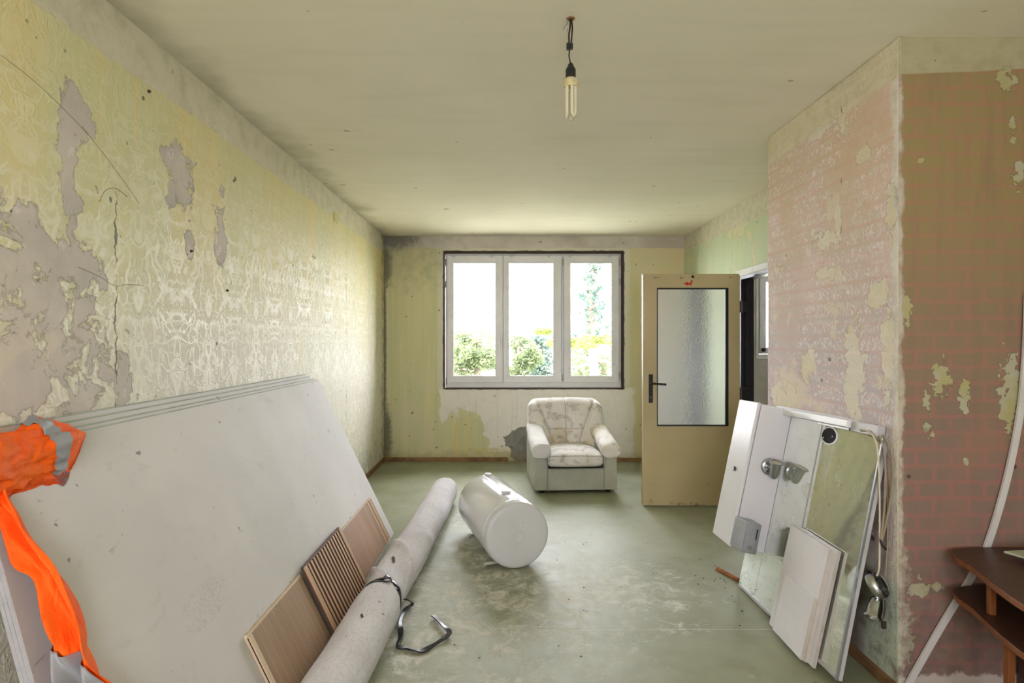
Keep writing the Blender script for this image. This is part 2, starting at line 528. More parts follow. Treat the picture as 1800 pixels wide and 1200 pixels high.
def obj(name, bm, mat, parent=None, smooth=False, bevel=0.0, seg=2, angle=35, sub=0, world=False):
    bmesh.ops.recalc_face_normals(bm, faces=bm.faces[:])
    me = bpy.data.meshes.new(name)
    bm.to_mesh(me); bm.free()
    for m in (mat if isinstance(mat, (list, tuple)) else [mat]): me.materials.append(m)
    o = bpy.data.objects.new(name, me)
    COL.objects.link(o)
    if parent is not None:
        o.parent = parent
        if world: o.matrix_parent_inverse = parent.matrix_basis.inverted()
    if smooth or bevel:
        for p in me.polygons: p.use_smooth = True
    if bevel:
        md = o.modifiers.new('bevel', 'BEVEL'); md.width = bevel; md.segments = seg
        md.limit_method = 'ANGLE'; md.angle_limit = math.radians(angle); md.harden_normals = True
    if sub:
        md = o.modifiers.new('subdivision', 'SUBSURF'); md.levels = sub; md.render_levels = sub
    elif smooth and not bevel:
        me.set_sharp_from_angle(angle=math.radians(42))
    return o


def tag(o, label, cat=None, group=None):
    o['label'] = label
    if cat: o['category'] = cat
    if group: o['group'] = group
    return o


def thing(name, label, cat, loc=(0, 0, 0), rot=(0, 0, 0), group=None):
    o = bpy.data.objects.new(name, None)
    o.empty_display_size = .05
    o.location = loc; o.rotation_euler = rot
    COL.objects.link(o)
    return tag(o, label, cat, group)


def struct(name, bm, mat, label=None, **k):
    o = obj(name, bm, mat, **k)
    o['kind'] = 'structure'
    if label: o['label'] = label
    return o


def BM(): return bmesh.new()


# ---------------------------------------------------------------- common materials
M = {}
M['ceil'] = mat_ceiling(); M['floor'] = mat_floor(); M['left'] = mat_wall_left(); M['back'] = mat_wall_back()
M['right'] = mat_wall_right(); M['chs'] = mat_chimney_side(); M['chf'] = mat_chimney_front()
M['hall'] = plain('pale_pink_lime', (206, 198, 192), .8, grime=.5, gscale=3)
M['outwall'] = plain('outside_render', (170, 165, 155), .9)
M['pvc'] = plain('white_window_plastic', (222, 221, 224), .35, grime=.35, gscale=4, dark=(180, 178, 178))
M['gasket'] = plain('grey_rubber_gasket', (70, 70, 72), .6)
M['gap'] = plain('brown_foam_dirt_and_shade', (74, 58, 48), .9, grime=.7, gscale=14, dark=(34, 28, 26))
M['black'] = plain('black_plastic', (24, 24, 26), .4)
M['rebateshade'] = plain('blue_black_rebate_shade', (22, 23, 30), .35, grime=.3)
M['framecream'] = plain('grey_cream_frame_paint', (196, 196, 180), .5, grime=.4)
M['chrome'] = plain('dusty_chrome', (190, 192, 196), .22, metal=1.0, grime=.4, gscale=18)
M['steel'] = plain('brushed_grey_aluminium', (176, 178, 184), .38, metal=.85, grime=.3, gscale=10)
M['zinc'] = plain('zinc_plated_steel', (178, 178, 172), .4, metal=.9, grime=.3)
M['skirt'] = plain('worn_brown_wood', (140, 104, 66), .7, grime=.8, gscale=7, dark=(84, 62, 42), bump=.002)

# ---------------------------------------------------------------- room shell
YB, XL, XR, ZC, YR = 6.79, -1.43, 2.08, 2.63, -2.2
W1 = (-.739, 1.378, .839, 2.457)
W2 = (2.92, 3.85, 1.19, 2.22)
W3 = (-.95, .65, .9, 2.25)  # unseen window behind the camera, added for fill light

bm = BM(); add_box(bm, (-1.63, -2.4, -.2), (4.6, 7.09, 0)); struct('floor', bm, M['floor'], 'grey-green scuffed linoleum floor with a welded joint')
bm = BM(); add_box(bm, (-1.63, -2.4, ZC), (4.6, 7.09, ZC+.2)); struct('ceiling', bm, M['ceil'], 'smoke-stained cream limewashed ceiling')
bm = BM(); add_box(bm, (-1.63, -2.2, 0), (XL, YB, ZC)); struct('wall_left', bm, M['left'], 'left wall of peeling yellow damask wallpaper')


def holed(bm, x0, x1, z0, z1, y0, y1, holes):
    xs = sorted({x0, x1, *[h[0] for h in holes], *[h[1] for h in holes]})
    for a, b in zip(xs, xs[1:]):
        hh = [h for h in holes if h[0] <= a and h[1] >= b]
        if not hh: add_box(bm, (a, y0, z0), (b, y1, z1))
        else:
            add_box(bm, (a, y0, z0), (b, y1, hh[0][2])); add_box(bm, (a, y0, hh[0][3]), (b, y1, z1))


bm = BM(); holed(bm, -1.63, XR, 0, ZC, YB, 7.09, [W1]); struct('wall_back', bm, M['back'], 'damp olive window wall with mould in its corner')
bm = BM(); holed(bm, XR+.08, 4.6, 0, ZC, YB, 7.09, [W2]); struct('wall_hall', bm, M['hall'], 'pale pink window wall of the next room')
bm = BM(); holed(bm, -1.63, 4.6, 0, ZC, -2.4, -2.2, [W3]); struct('wall_rear', bm, M['hall'])
bm = BM()
for (y0, y1, z0, z1) in ((-2.2, 4.9, 0, ZC), (5.45, YB, 0, ZC), (4.9, 5.45, 0, 1.65), (4.9, 5.45, 2.15, ZC)): add_box(bm, (4.4, y0, z0), (4.6, y1, z1))  # unseen opening added here to brighten the next room
struct('wall_far_right', bm, M['hall'])
bm = BM(); add_box(bm, (XR+.08, 2.9, 0), (4.4, 3.0, ZC)); struct('wall_partition', bm, M['hall'])
DY0, DY1, DZ = 4.19, 5.16, 2.005
bm = BM()
add_box(bm, (XR, -2.2, 0), (XR+.08, DY0, ZC)); add_box(bm, (XR, DY1, 0), (XR+.08, 7.09, ZC)); add_box(bm, (XR, DY0, DZ), (XR+.08, DY1, ZC))
struct('wall_right', bm, M['right'], 'green distempered wall above the doorway')
bm = BM()
NX, NZ = 1, 48
fs = add_box(bm, (1.565, 2.313, 0), (XR, 3.481, ZC))
bm.normal_update()
for f in bm.faces:
    f.material_index = 1 if f.calc_center_median().y < 2.32 else 0
o = struct('wall_chimney', bm, [M['chs'], M['chf']], 'chimney breast with mauve cheek and brick-patterned face', bevel=.012, seg=3)

# battered arris: lumps of bare plaster on the chimney's free corner
# brown skirting strips along the foot of the walls
bm = BM(); add_box(bm, (XL+.015, YB-.014, 0), (.02, YB, .045)); struct('baseboard_back', bm, M['skirt'], bevel=.003)
bm = BM(); add_box(bm, (1.15, YB-.014, 0), (XR, YB, .04)); struct('baseboard_corner', bm, M['skirt'], bevel=.003)
bm = BM(); add_box(bm, (XL, -2.2, 0), (XL+.014, YB, .05)); struct('baseboard_left', bm, M['skirt'], bevel=.003)
bm = BM(); add_box(bm, (1.545, 2.32, 0), (1.565, 3.47, .045)); struct('baseboard_chimney', bm, M['skirt'], bevel=.003)


# ---------------------------------------------------------------- windows
def glass_mat():
    t = T('window_glass')
    nt = t.nt
    tr = nt.nodes.new('ShaderNodeBsdfTransparent'); gl = nt.nodes.new('ShaderNodeBsdfGlossy')
    gl.inputs['Roughness'].default_value = .02
    tr.inputs[0].default_value = (.95, .97, .96, 1)
    fr = nt.nodes.new('ShaderNodeFresnel'); fr.inputs[0].default_value = 1.12
    mx = nt.nodes.new('ShaderNodeMixShader')
    nt.links.new(fr.outputs[0], mx.inputs[0]); nt.links.new(tr.outputs[0], mx.inputs[1]); nt.links.new(gl.outputs[0], mx.inputs[2])
    nt.links.new(mx.outputs[0], nt.nodes['Material Output'].inputs[0])
    return t.m


M['glass'] = glass_mat()


def frame_bm(x0, x1, z0, z1, y0, y1, w):
    bm = BM()
    l, r, b, t = w
    # mitred ring: outer and inner loops at both depths
    o4 = [(x0, z0), (x1, z0), (x1, z1), (x0, z1)]
    i4 = [(x0+l, z0+b), (x1-r, z0+b), (x1-r, z1-t), (x0+l, z1-t)]
    vs = {}
    for k, L in (('o', o4), ('i', i4)):
        for y, c in ((y0, 'f'), (y1, 'b')):
            vs[k+c] = [bm.verts.new((p[0], y, p[1])) for p in L]
    for k in range(4):
        j = (k+1) % 4
        bm.faces.new((vs['of'][k], vs['of'][j], vs['if'][j], vs['if'][k]))
        bm.faces.new((vs['ob'][k], vs['ib'][k], vs['ib'][j], vs['ob'][j]))
        bm.faces.new((vs['of'][k], vs['ob'][k], vs['ob'][j], vs['of'][j]))
        bm.faces.new((vs['if'][k], vs['if'][j], vs['ib'][j], vs['ib'][k]))
    return bm


YW = 6.85
w1 = bpy.data.objects.new('window_1', None); COL.objects.link(w1); w1.location = (.32, YW, .84)
w1['kind'] = 'structure'; w1['label'] = 'three-light white plastic window above the armchair'


def wpart(name, bm, mat, **k): return obj(name, bm, mat, w1, world=True, **k)


wpart('reveal_lining', frame_bm(W1[0], W1[1], W1[2], W1[3], YB+.004, 7.085, (.012, .02, .010, .02)), M['gap'])  # brown foam, with the reveal's shadow line put into its dark colour
wpart('window_frame', frame_bm(-.712, 1.355, .853, 2.434, YW, YW+.075, (.05, .05, .075, .05)), M['pvc'], bevel=.004)
bm = BM(); add_box(bm, (.628, YW+.001, .9), (.70, YW+.075, 2.40)); wpart('mullion', bm, M['pvc'], bevel=.004)
bm = BM(); add_box(bm, (-.075, YW+.012, .9), (-.005, YW+.075, 2.40)); wpart('mullion', bm, M['pvc'], bevel=.004)
SASH = [(-.70, -.040, (.075, .085, .078, .088)), (-.036, .652, (.062, .096, .078, .088)), (.677, 1.327, (.078, .083, .078, .088))]
for k, (a, b, w) in enumerate(SASH):
    s = wpart('sash', frame_bm(a, b, .913, 2.412, YW-.018, YW+.04, w), M['pvc'], bevel=.006, seg=3)
    bm = BM(); add_box(bm, (a+w[0]-.008, YW+.008, .913+w[2]-.008), (b-w[1]+.008, YW+.016, 2.412-w[3]+.008))
    obj('pane', bm, M['glass'], s)
    g = frame_bm(a+w[0]-.001, b-w[1]+.001, .913+w[2]-.001, 2.412-w[3]+.001, YW-.012, YW-.001, (.006, .006, .006, .006))
    obj('gasket', g, M['pvc'], s)
# handles, hinges and fittings
for hx in (-.075, .708):
    bm = BM(); add_box(bm, (hx-.014, YW-.03, 1.36), (hx+.014, YW-.018, 1.43))
    h = wpart('window_handle', bm, M['pvc'], bevel=.004)
    bm = BM(); add_tube(bm, [(hx, YW-.02, 1.42), (hx, YW-.05, 1.415), (hx, YW-.056, 1.38), (hx, YW-.054, 1.30)], [.008, .009, .010, .008], 8)
    obj('lever', bm, M['pvc'], h, smooth=True)
for (hx, hz) in ((-.712, 2.33), (-.712, 2.07), (1.335, 2.33), (1.335, 1.0), (1.338, 2.1), (.664, 2.33), (.664, .97), (-.705, .93)):
    bm = BM(); add_tube(bm, [(hx, YW-.022, hz-.04), (hx, YW-.022, hz+.04)], .007, 8)
    wpart('hinge', bm, M['zinc'], smooth=True)
for hx in (-.62, -.17, .06, .5, .75, 1.22):
    bm = BM(); add_box(bm, (hx-.018, YW-.026, 2.392), (hx+.018, YW-.016, 2.404)); wpart('catch', bm, M['steel'], bevel=.002)
bm = BM(); add_box(bm, (.659, YW-.021, .95), (.669, YW-.01, 2.37)); wpart('lock_strip', bm, M['steel'])

w2 = bpy.data.objects.new('window_2', None); COL.objects.link(w2); w2.location = (3.4, YW, 1.2)
w2['kind'] = 'structure'; w2['label'] = 'small white window in the room through the doorway'
obj('window_frame', frame_bm(W2[0], W2[1], W2[2], W2[3], YB-.015, 6.89, (.03, .05, .06, .05)), M['pvc'], w2, world=True, bevel=.004)
s2 = obj('sash', frame_bm(W2[0]+.034, W2[1]-.054, W2[2]+.064, W2[3]-.054, YB-.03, 6.86, (.075, .075, .075, .075)), M['pvc'], w2, world=True, bevel=.005)
bm = BM(); add_box(bm, (W2[0]+.1, 6.83, W2[2]+.13), (W2[1]-.12, 6.838, W2[3]-.12)); obj('pane', bm, M['glass'], s2)
bm = BM(); add_lathe(bm, [(0, .03), (.022, .03), (.026, .015), (.02, 0)], 12, Matrix.Translation((W2[0]+.07, YB-.03, W2[2]+.11)) @ Matrix.Rotation(PI/2, 4, 'X'))
obj('knob', bm, M['black'], w2, world=True, smooth=True)
w3 = bpy.data.objects.new('fill_window', None); COL.objects.link(w3); w3.location = (-.15, -2.3, .9); w3['kind'] = 'structure'  # added rear opening, there only to let in fill light
obj('window_frame', frame_bm(W3[0], W3[1], W3[2], W3[3], -2.34, -2.28, (.08, .08, .08, .08)), M['pvc'], w3, world=True)

# ---------------------------------------------------------------- doorway frame and open door
tr = bpy.data.objects.new('trim_1', None); COL.objects.link(tr); tr.location = (XR, 4.67, 0)
tr['kind'] = 'structure'; tr['label'] = 'steel door frame with a dark shaded rebate and a pale flange'
bm = BM()
# pale flange on the room side
for (y0, y1, z0, z1) in ((DY1-.03, DY1+.03, 0, DZ+.03), (DY0-.03, DY0+.03, 0, DZ+.03), (DY0+.03, DY1-.03, DZ-.03, DZ+.03)):
    add_box(bm, (XR-.022, y0, z0), (XR, y1, z1))
obj('flange', bm, M['framecream'], tr, world=True, bevel=.004)
bm = BM()
for (y0, y1, z0, z1) in ((DY1-.06, DY1-.004, 0, DZ-.004), (DY0+.004, DY0+.06, 0, DZ-.004), (DY0+.06, DY1-.06, DZ-.06, DZ-.004)):
    add_box(bm, (XR-.018, y0-.002, z0), (XR+.085, y1-.03 if y1 > 5 and y0 > 5 else y1, z1))
add_box(bm, (XR+.02, DY1-.09, 0), (XR+.085, DY1-.03, DZ-.03))
obj('rebate', bm, M['rebateshade'], tr, world=True, bevel=.003)  # the rebate's shadow is put into its blue-black colour


def door_paint():
    t = T('cream_door_paint'); x, y, z = t.pos()
    v = t.vec(x, y, z)
    c = t.mix(t.noise(v, 2, 3).step(.3, .7), (196, 180, 140), (188, 172, 132))
    # chipped row of nail holes below and dirt at the foot and top edge
    ln = ((z-.19).abs()*-1.0+(t.noise(v, 30, 4, .7)-.64)*.2).step(-.01, .0)*.8
    lo = ((z-.05)+(t.noise(v, 20, 5, .7)-.5)*.16).step(.0, -.04)*t.noise(v, 9, 3).step(.45, .6)
    tp = ((z-1.945).abs()*-1.0+(t.noise(v, 26, 3, .7)-.62)*.1).step(-.006, .0)
    d = ln.max(lo).max(tp)
    c = t.mix(d*.75, c, (98, 84, 52))
    sm = t.blobs(x, z, [(1.2, 1.0, .12, .35)]).step(-.2, .9)*.25
    c = t.mix(sm, c, (176, 160, 116))
    return t.out(c, .38, d*-1.0+t.noise(v, 60, 2)*.1, .002, .6, .5)


M['door'] = door_paint()
fg = T('frosted_glass'); x_, y_, z_ = fg.obj()
fg.b.inputs['Transmission Weight'].default_value = 1.0
fg.out((238, 240, 242), .14, fg.voro(fg.vec(x_, y_, z_), 85), .003, .35)
tl_ = fg.nt.nodes.new('ShaderNodeBsdfTranslucent'); tl_.inputs[0].default_value = (.86, .87, .88, 1)
mx_ = fg.nt.nodes.new('ShaderNodeMixShader'); mx_.inputs[0].default_value = .13
fg.nt.links.new(fg.b.outputs[0], mx_.inputs[1]); fg.nt.links.new(tl_.outputs[0], mx_.inputs[2])
fg.nt.links.new(mx_.outputs[0], fg.nt.nodes['Material Output'].inputs[0])
M['frost'] = fg.m

d = bpy.data.objects.new('door_1', None); COL.objects.link(d); d.location = (1.985, 4.945, 0)
d['kind'] = 'structure'; d['label'] = 'cream door standing open with a frosted glass pane'
d['category'] = 'door'
DX0, DX1, Dy = 1.162, 1.988, 4.937
leaf = obj('door_leaf', frame_bm(DX0, DX1, .008, 1.97, Dy, Dy+.038, (.121, .1, .685-.008, .112)), M['door'], d, world=True, bevel=.003)
obj('rebate_lip', frame_bm(DX0-.0, DX1, .016, 1.982, Dy+.022, Dy+.045, (.015, .015, .015, .015)), M['door'], d, world=True, bevel=.002)
gp = BM(); add_box(gp, (1.283, Dy+.014, .685), (1.888, Dy+.02, 1.858)); obj('frosted_pane', gp, M['frost'], d, world=True)
obj('glazing_bead', frame_bm(1.281, 1.890, .683, 1.860, Dy-.004, Dy+.012, (.008, .026, .013, .013)), M['black'], d, world=True, bevel=.002)
bm = BM(); add_box(bm, (1.211, Dy-.009, .882), (1.246, Dy, 1.125)); hd = obj('handle_plate', bm, M['black'], d, world=True, bevel=.004)
bm = BM(); add_tube(bm, spline([(1.228, Dy-.004, 1.05), (1.228, Dy-.045, 1.05), (1.24, Dy-.055, 1.049), (1.345, Dy-.055, 1.042)], 5), .0095, 10)
obj('lever', bm, M['black'], hd, smooth=True)
bm = BM(); add_lathe(bm, [(0, .004), (.011, .004), (.011, 0)], 14, Matrix.Translation((1.228, Dy-.008, .93)) @ Matrix.Rotation(PI/2, 4, 'X')); obj('keyhole', bm, M['gasket'], hd)
for hz in (.30, .96, 1.70):
    bm = BM(); add_box(bm, (1.985, Dy+.005, hz-.045), (2.062, Dy+.10, hz+.045)); add_tube(bm, [(2.0, Dy-.003, hz-.05), (2.0, Dy-.003, hz+.05)], .011, 8)
    obj('hinge', bm, M['black'], d, world=True)
bm = BM(); add_lathe(bm, [(0, .01), (.012, .01), (.012, 0)], 10, Matrix.Translation((1.585, Dy, 1.955)) @ Matrix.Rotation(PI/2, 4, 'X')); obj('nail_plug', bm, M['black'], d, world=True)
# flat red animal sticker above the pane
pts = [(0, 12), (4, 9), (9, 10), (14, 6), (20, 2), (25, 4), (31, 8), (36, 8), (41, 4), (42, -7), (47, -7), (52, -5), (51, 2), (47, 12), (44, 17),
       (46, 26), (40, 22), (37, 17), (31, 17), (25, 23), (21, 19), (15, 27), (13, 22), (17, 17), (10, 15), (3, 15)]
bm = BM()
add_prism(bm, [(p[0]*.00155-.04, -p[1]*.00155) for p in pts], 0, .0006, Matrix.Translation((1.545, Dy-.0002, 1.914)) @ Matrix.Rotation(PI/2, 4, 'X'))
tag(obj('door_sticker', bm, plain('red_sticker', (190, 44, 20), .5), d, world=True), 'small red animal sticker')

# ---------------------------------------------------------------- plasterboard sheets
pbf = T('dusty_plasterboard_paper'); px_, py_, pz_ = pbf.pos()
v_ = pbf.vec(px_, py_, pz_)
c_ = pbf.mix(pbf.noise(v_, 1.4, 4).step(.3, .7), (209, 206, 205), (197, 194, 193))
sm_ = pbf.noise(pbf.vec(px_*2.0, py_*3.0, pz_*6.0), 1.6, 7, .72, .8).step(.56, .75)
c_ = pbf.mix(sm_*.35, c_, (160, 156, 150))
c_ = pbf.mix(pbf.noise(pbf.vec(px_*1.0, py_*2.2, pz_*9.0), 2.6, 6, .7, 1.0).step(.655, .70)*.5, c_, (138, 134, 128))
c_ = pbf.mix(pbf.noise(v_, 17, 2).step(.735, .76)*.7, c_, (90, 84, 76))
sc_ = 1.0-((pbf.noise(pbf.vec(px_*1.0, py_*1.0, pz_*1.6), 42, 2, .5, .8)-.5).abs()*18.0).min(1.0)
c_ = pbf.mix(sc_*pbf.blobs(py_, pz_, [(2.07, .51, .17, .045), (2.02, .46, .16, .03)]).step(0, .5)*.28, c_, (128, 126, 124))
pbf.out(c_, .7, pbf.noise(v_, 40, 3)*.2, .001, .5, .35)
M['paper'] = pbf.m
M['pbedge'] = plain('green_grey_edge_paper', (174, 180, 170), .75, grime=.5, gscale=9)
M['pbend'] = plain('cut_gypsum_edge', (176, 174, 178), .85, grime=.3, gscale=20)


def sheet(xb, xt, ynear, yfar, label, L=1.25, th=.0125):
    """One sheet standing on its long edge and leaning on the left wall; xb/xt: front face at foot and top."""
    dx = xb-xt
    zt = math.sqrt(L*L-dx*dx)
    up = Vector((-dx, 0, zt))/L
    n = Vector((up.z, 0, -up.x))
    t = thing('plasterboard_sheet', label, 'plasterboard', (xb, (ynear+yfar)/2, 0), group='plasterboard leaning on the left wall')
    mw = Matrix.Identity(4)
    for i, ax in enumerate((Vector((0, 1, 0)), up, n)):      # x: along the wall, y: up the slope, z: out of the face
        mw[0][i], mw[1][i], mw[2][i] = ax.x, ax.y, ax.z
    mw.translation = Vector((xb, 0, 0))-n*0
    # keep the lower rear edge above the floor
    lift = th*abs(n.z)+.0006
    mw.translation.z += lift if n.z > 0 else 0
    bm = BM(); add_box(bm, (ynear, 0, -th), (yfar, L-.006, 0), mw); obj('face_board', bm, M['paper'], t, world=True)
    bm = BM(); add_box(bm, (ynear, L-.006, -th), (yfar, L, 0), mw); tag(obj('long_edge', bm, M['pbedge'], t, world=True, bevel=.002), 'grey-green papered edge')
    bm = BM(); add_box(bm, (ynear-.001, .001, -th+.001), (ynear, L-.001, -.001), mw); obj('cut_end', bm, M['pbend'], t, world=True)
    return mw


PB = sheet(-.82, -1.372, 1.53, 4.236, 'front plasterboard sheet, broad pale face with smudges and panels at its foot')
sheet(-1.075, -1.386, 1.50, 4.20, 'plasterboard sheet right behind the vest, second from the front', 1.178)
sheet(-1.090, -1.401, 1.50, 4.14, 'plasterboard sheet showing only its green-grey edge, second from the wall', 1.196)
sheet(-1.105, -1.416, 1.50, 4.10, 'plasterboard sheet touching the yellow wall, rearmost of the stack', 1.214)

# ---------------------------------------------------------------- brown panels leaning on the front sheet
def panel_mat(name, a, b):
    t = T(name); x, y, z = t.pos(); v = t.vec(x, y*3.0, z)
    c = t.mix(t.noise(v, 3, 4).step(.3, .7), a, b)
    return t.out(c, .5, t.noise(v, 60, 3)*.3, .001, .5)


M['pan1'] = panel_mat('tan_panel_board', (158, 130, 104), (146, 118, 92))
M['pan2'] = panel_mat('light_tan_rib', (196, 160, 128), (178, 142, 110))
M['pan3'] = panel_mat('rose_tan_panel', (164, 136, 118), (152, 124, 104))
M['pandark'] = plain('dark_brown_groove_and_shade', (86, 56, 38), .6)
M['panedge'] = plain('pale_panel_edge', (206, 184, 156), .6)


def pbox(a, b): return add_box(bm, a, b, PB)


GP = 'brown panels on the plasterboard'
pn = thing('slatted_panel', 'brown panel with thin pale joints, nearest of the three on the plasterboard', 'panel', (-.79, 2.41, 0), group=GP)
bm = BM(); pbox((2.145, .03, .002), (2.70, .350, .0162)); obj('backing', bm, M['panedge'], pn, world=True)
bm = BM(); pbox((2.145, .03, .010), (2.172, .340, .021)); obj('edge_strip', bm, M['panedge'], pn, world=True, bevel=.002)
xs = [2.174, 2.216, 2.262, 2.312, 2.366, 2.418, 2.470, 2.520, 2.566, 2.612, 2.656, 2.698]
for a, b in zip(xs, xs[1:]):
    bm = BM(); pbox((a+.002, .03, .0162), (b-.002, .340, .0170)); obj('slat', bm, M['pan1'], pn, world=True)
pn = thing('ribbed_panel', 'tan panel of raised ribs with dark grooves, middle one on the plasterboard', 'panel', (-.77, 3.0, 0), group=GP)
tilt = .0
bm = BM(); pbox((2.715, .02, .0235), (3.30, .372, .034)); obj('backing', bm, M['pandark'], pn, world=True)
bm = BM(); pbox((2.715, .02, .034), (2.752, .366, .0405)); obj('edge_strip', bm, M['pan2'], pn, world=True, bevel=.003)
bm = BM(); pbox((3.275, .02, .034), (3.30, .366, .0405)); obj('edge_strip', bm, M['pan2'], pn, world=True, bevel=.003)
for k in range(13):
    a = 2.766+k*.0388
    bm = BM(); fs = pbox((a, .02, .034), (a+.019, .362, .0385))
    for f in (fs[0], fs[1]): f.material_index = 1  # rib sides in groove brown: their shade is painted on
    obj('rib', bm, [M['pan2'], M['pandark']], pn, world=True)
pn = thing('striped_panel', 'rose-brown panel with stripes at its right edge, farthest of the three', 'panel', (-.79, 3.7, 0), group=GP)
bm = BM(); pbox((3.312, .02, .002), (4.075, .336, .010)); obj('backing', bm, M['panedge'], pn, world=True)
bm = BM(); pbox((3.312, .02, .010), (3.90, .328, .017)); obj('board', bm, M['pan3'], pn, world=True, bevel=.001)
for k, (a, b) in enumerate(((3.905, 3.94), (3.944, 3.972), (3.976, 4.006), (4.010, 4.036), (4.040, 4.073))):
    bm = BM(); pbox((a, .02, .010), (b, .328, .016+.003*(k % 2))); obj('stripe', bm, M['pan2'] if k % 2 else M['pan1'], pn, world=True, bevel=.001)
bm = BM()
for k in range(40): pbox((3.325+k*.0143, .03, .0169), (3.328+k*.0143, .322, .0178))
obj('fine_ridges', bm, M['pan2'], pn, world=True)['kind'] = 'stuff'


# ---------------------------------------------------------------- rolled carpet with black strap
def carpet_mat():
    t = T('grey_felt_carpet_back'); x, y, z = t.pos(); v = t.vec(x, y, z)
    c = t.mix(t.noise(v, 4, 4).step(.3, .7), (218, 215, 220), (204, 200, 206))
    c = t.mix(t.noise(v, 70, 3, .7).step(.4, .7)*.3, c, (160, 156, 160))
    c = t.mix(t.noise(v, 30, 2).step(.70, .735)*.7, c, (84, 80, 78))
    c = t.mix(t.noise(v, 3.2, 6, .7).step(.58, .75)*.35, c, (168, 156, 140))
    return t.out(c, .95, t.noise(v, 160, 3)*.6+t.noise(v, 14, 3), .004, .7, .1)


M['carpet'] = carpet_mat()
RC = spline([(-.535, 5.06, 0), (-.562, 4.3, 0), (-.598, 3.55, 0), (-.622, 3.1, 0), (-.634, 2.7, 0), (-.652, 2.2, 0), (-.67, 1.75, 0), (-.69, 1.3, 0)], 60)


def roll_r(y, a):
    """Radius of the roll at depth y and angle a (0 = right side, pi/2 = top)."""
    r = .112
    r -= .012*math.exp(-((y-2.93)/.05)**2)
    # slack folds beyond the strap: a pulled crease across the top and right side
    f = math.exp(-((y-3.12)/.16)**2)*max(0, math.cos(a-.75))
    r -= .034*f
    r += .028*math.exp(-((y-3.32-.16*(a-1.2))/.038)**2)*max(0, math.cos(a-1.3))
    r += .026*math.exp(-((y-3.03-.14*(a-1.9))/.022)**2)*max(0, math.cos(a-2.0))
    r += .014*math.exp(-((y-3.62+.1*(a-1.2))/.07)**2)*max(0, math.cos(a-1.1))
    q = Vector((math.cos(a)*1.6, math.sin(a)*1.6, y*2.6))
    r += .006*mnoise.noise(q)+.003*mnoise.noise(q*2.7)
    return r


rolled = thing('carpet_roll', 'rolled-up grey felt-backed carpet lying on the floor, tied with a black strap', 'carpet', (-.62, 3.1, 0))
bm = BM(); rings = []
NA = 64
for i, p in enumerate(RC):
    ring = []
    zc = .107
    sag = 1.0
    for k in range(NA):
        a = 2*PI*k/NA
        r = roll_r(p.y, a)
        if i == 0: r *= .93
        z = zc+math.sin(a)*r
        ring.append(bm.verts.new((p.x+math.cos(a)*r, p.y, max(z, .001+.0006*abs(math.cos(a))))))
    rings.append(ring)
for a, b in zip(rings, rings[1:]):
    for k in range(NA): bm.faces.new((a[k], a[(k+1) % NA], b[(k+1) % NA], b[k]))
for ring in (rings[0], rings[-1]):
    yy = ring[0].co.y; xx = sum(v.co.x for v in ring)/NA
    inn = [bm.verts.new((xx+(v.co.x-xx)*.35, yy+(.03 if ring is rings[-1] else -.03), .107+(v.co.z-.107)*.35)) for v in ring]
    for k in range(NA): bm.faces.new((ring[k], ring[(k+1) % NA], inn[(k+1) % NA], inn[k]))
    bm.faces.new(inn)
obj('carpet', bm, M['carpet'], rolled, world=True, smooth=True)
# a torn dark hole in the felt
M['tear'] = plain('dark_tear', (70, 64, 56), .9)
for (yy, aa, sc) in ((3.20, 1.62, 1.0), (2.52, 1.45, .55)):
    bm = BM(); pp = []
    for k in range(14):
        q = 2*PI*k/14
        dy = math.cos(q)*.035*sc*(1+.4*mnoise.noise(Vector((q*2, yy, 3)))); da = math.sin(q)*.10*sc*(1+.5*mnoise.noise(Vector((q*2, yy, 9))))
        y2 = yy+dy; a2 = aa+da+dy*3
        ctr = min(RC, key=lambda c: abs(c.y-y2))
        r = roll_r(y2, a2)+.003
        pp.append(bm.verts.new((ctr.x+math.cos(a2)*r, y2, .107+math.sin(a2)*r)))
    ctr = min(RC, key=lambda c: abs(c.y-yy))
    r = roll_r(yy, aa)+.004
    mid_ = bm.verts.new((ctr.x+math.cos(aa)*r, yy, .107+math.sin(aa)*r))
    for k in range(14): bm.faces.new((pp[k], pp[(k+1) % 14], mid_))
    obj('tear', bm, M['tear'], rolled, world=True)


def add_ribbon(bm, path, nrm, w, th):
    path = [Vector(p) for p in path]
    prev = None
    rings = []
    for i, p in enumerate(path):
        d = (path[min(i+1, len(path)-1)]-path[max(i-1, 0)]).normalized()
        n = (nrm(i, p) if callable(nrm) else Vector(nrm)).normalized()
        s = d.cross(n).normalized(); n = s.cross(d).normalized()
        ww = w(i) if callable(w) else w
        rings.append([bm.verts.new(p+s*a*ww/2+n*b*th/2) for a, b in ((-1, -1), (1, -1), (1, 1), (-1, 1))])
    for a, b in zip(rings, rings[1:]):
        for k in range(4): bm.faces.new((a[k], a[(k+1) % 4], b[(k+1) % 4], b[k]))
    bm.faces.new(rings[0][::-1]); bm.faces.new(rings[-1])


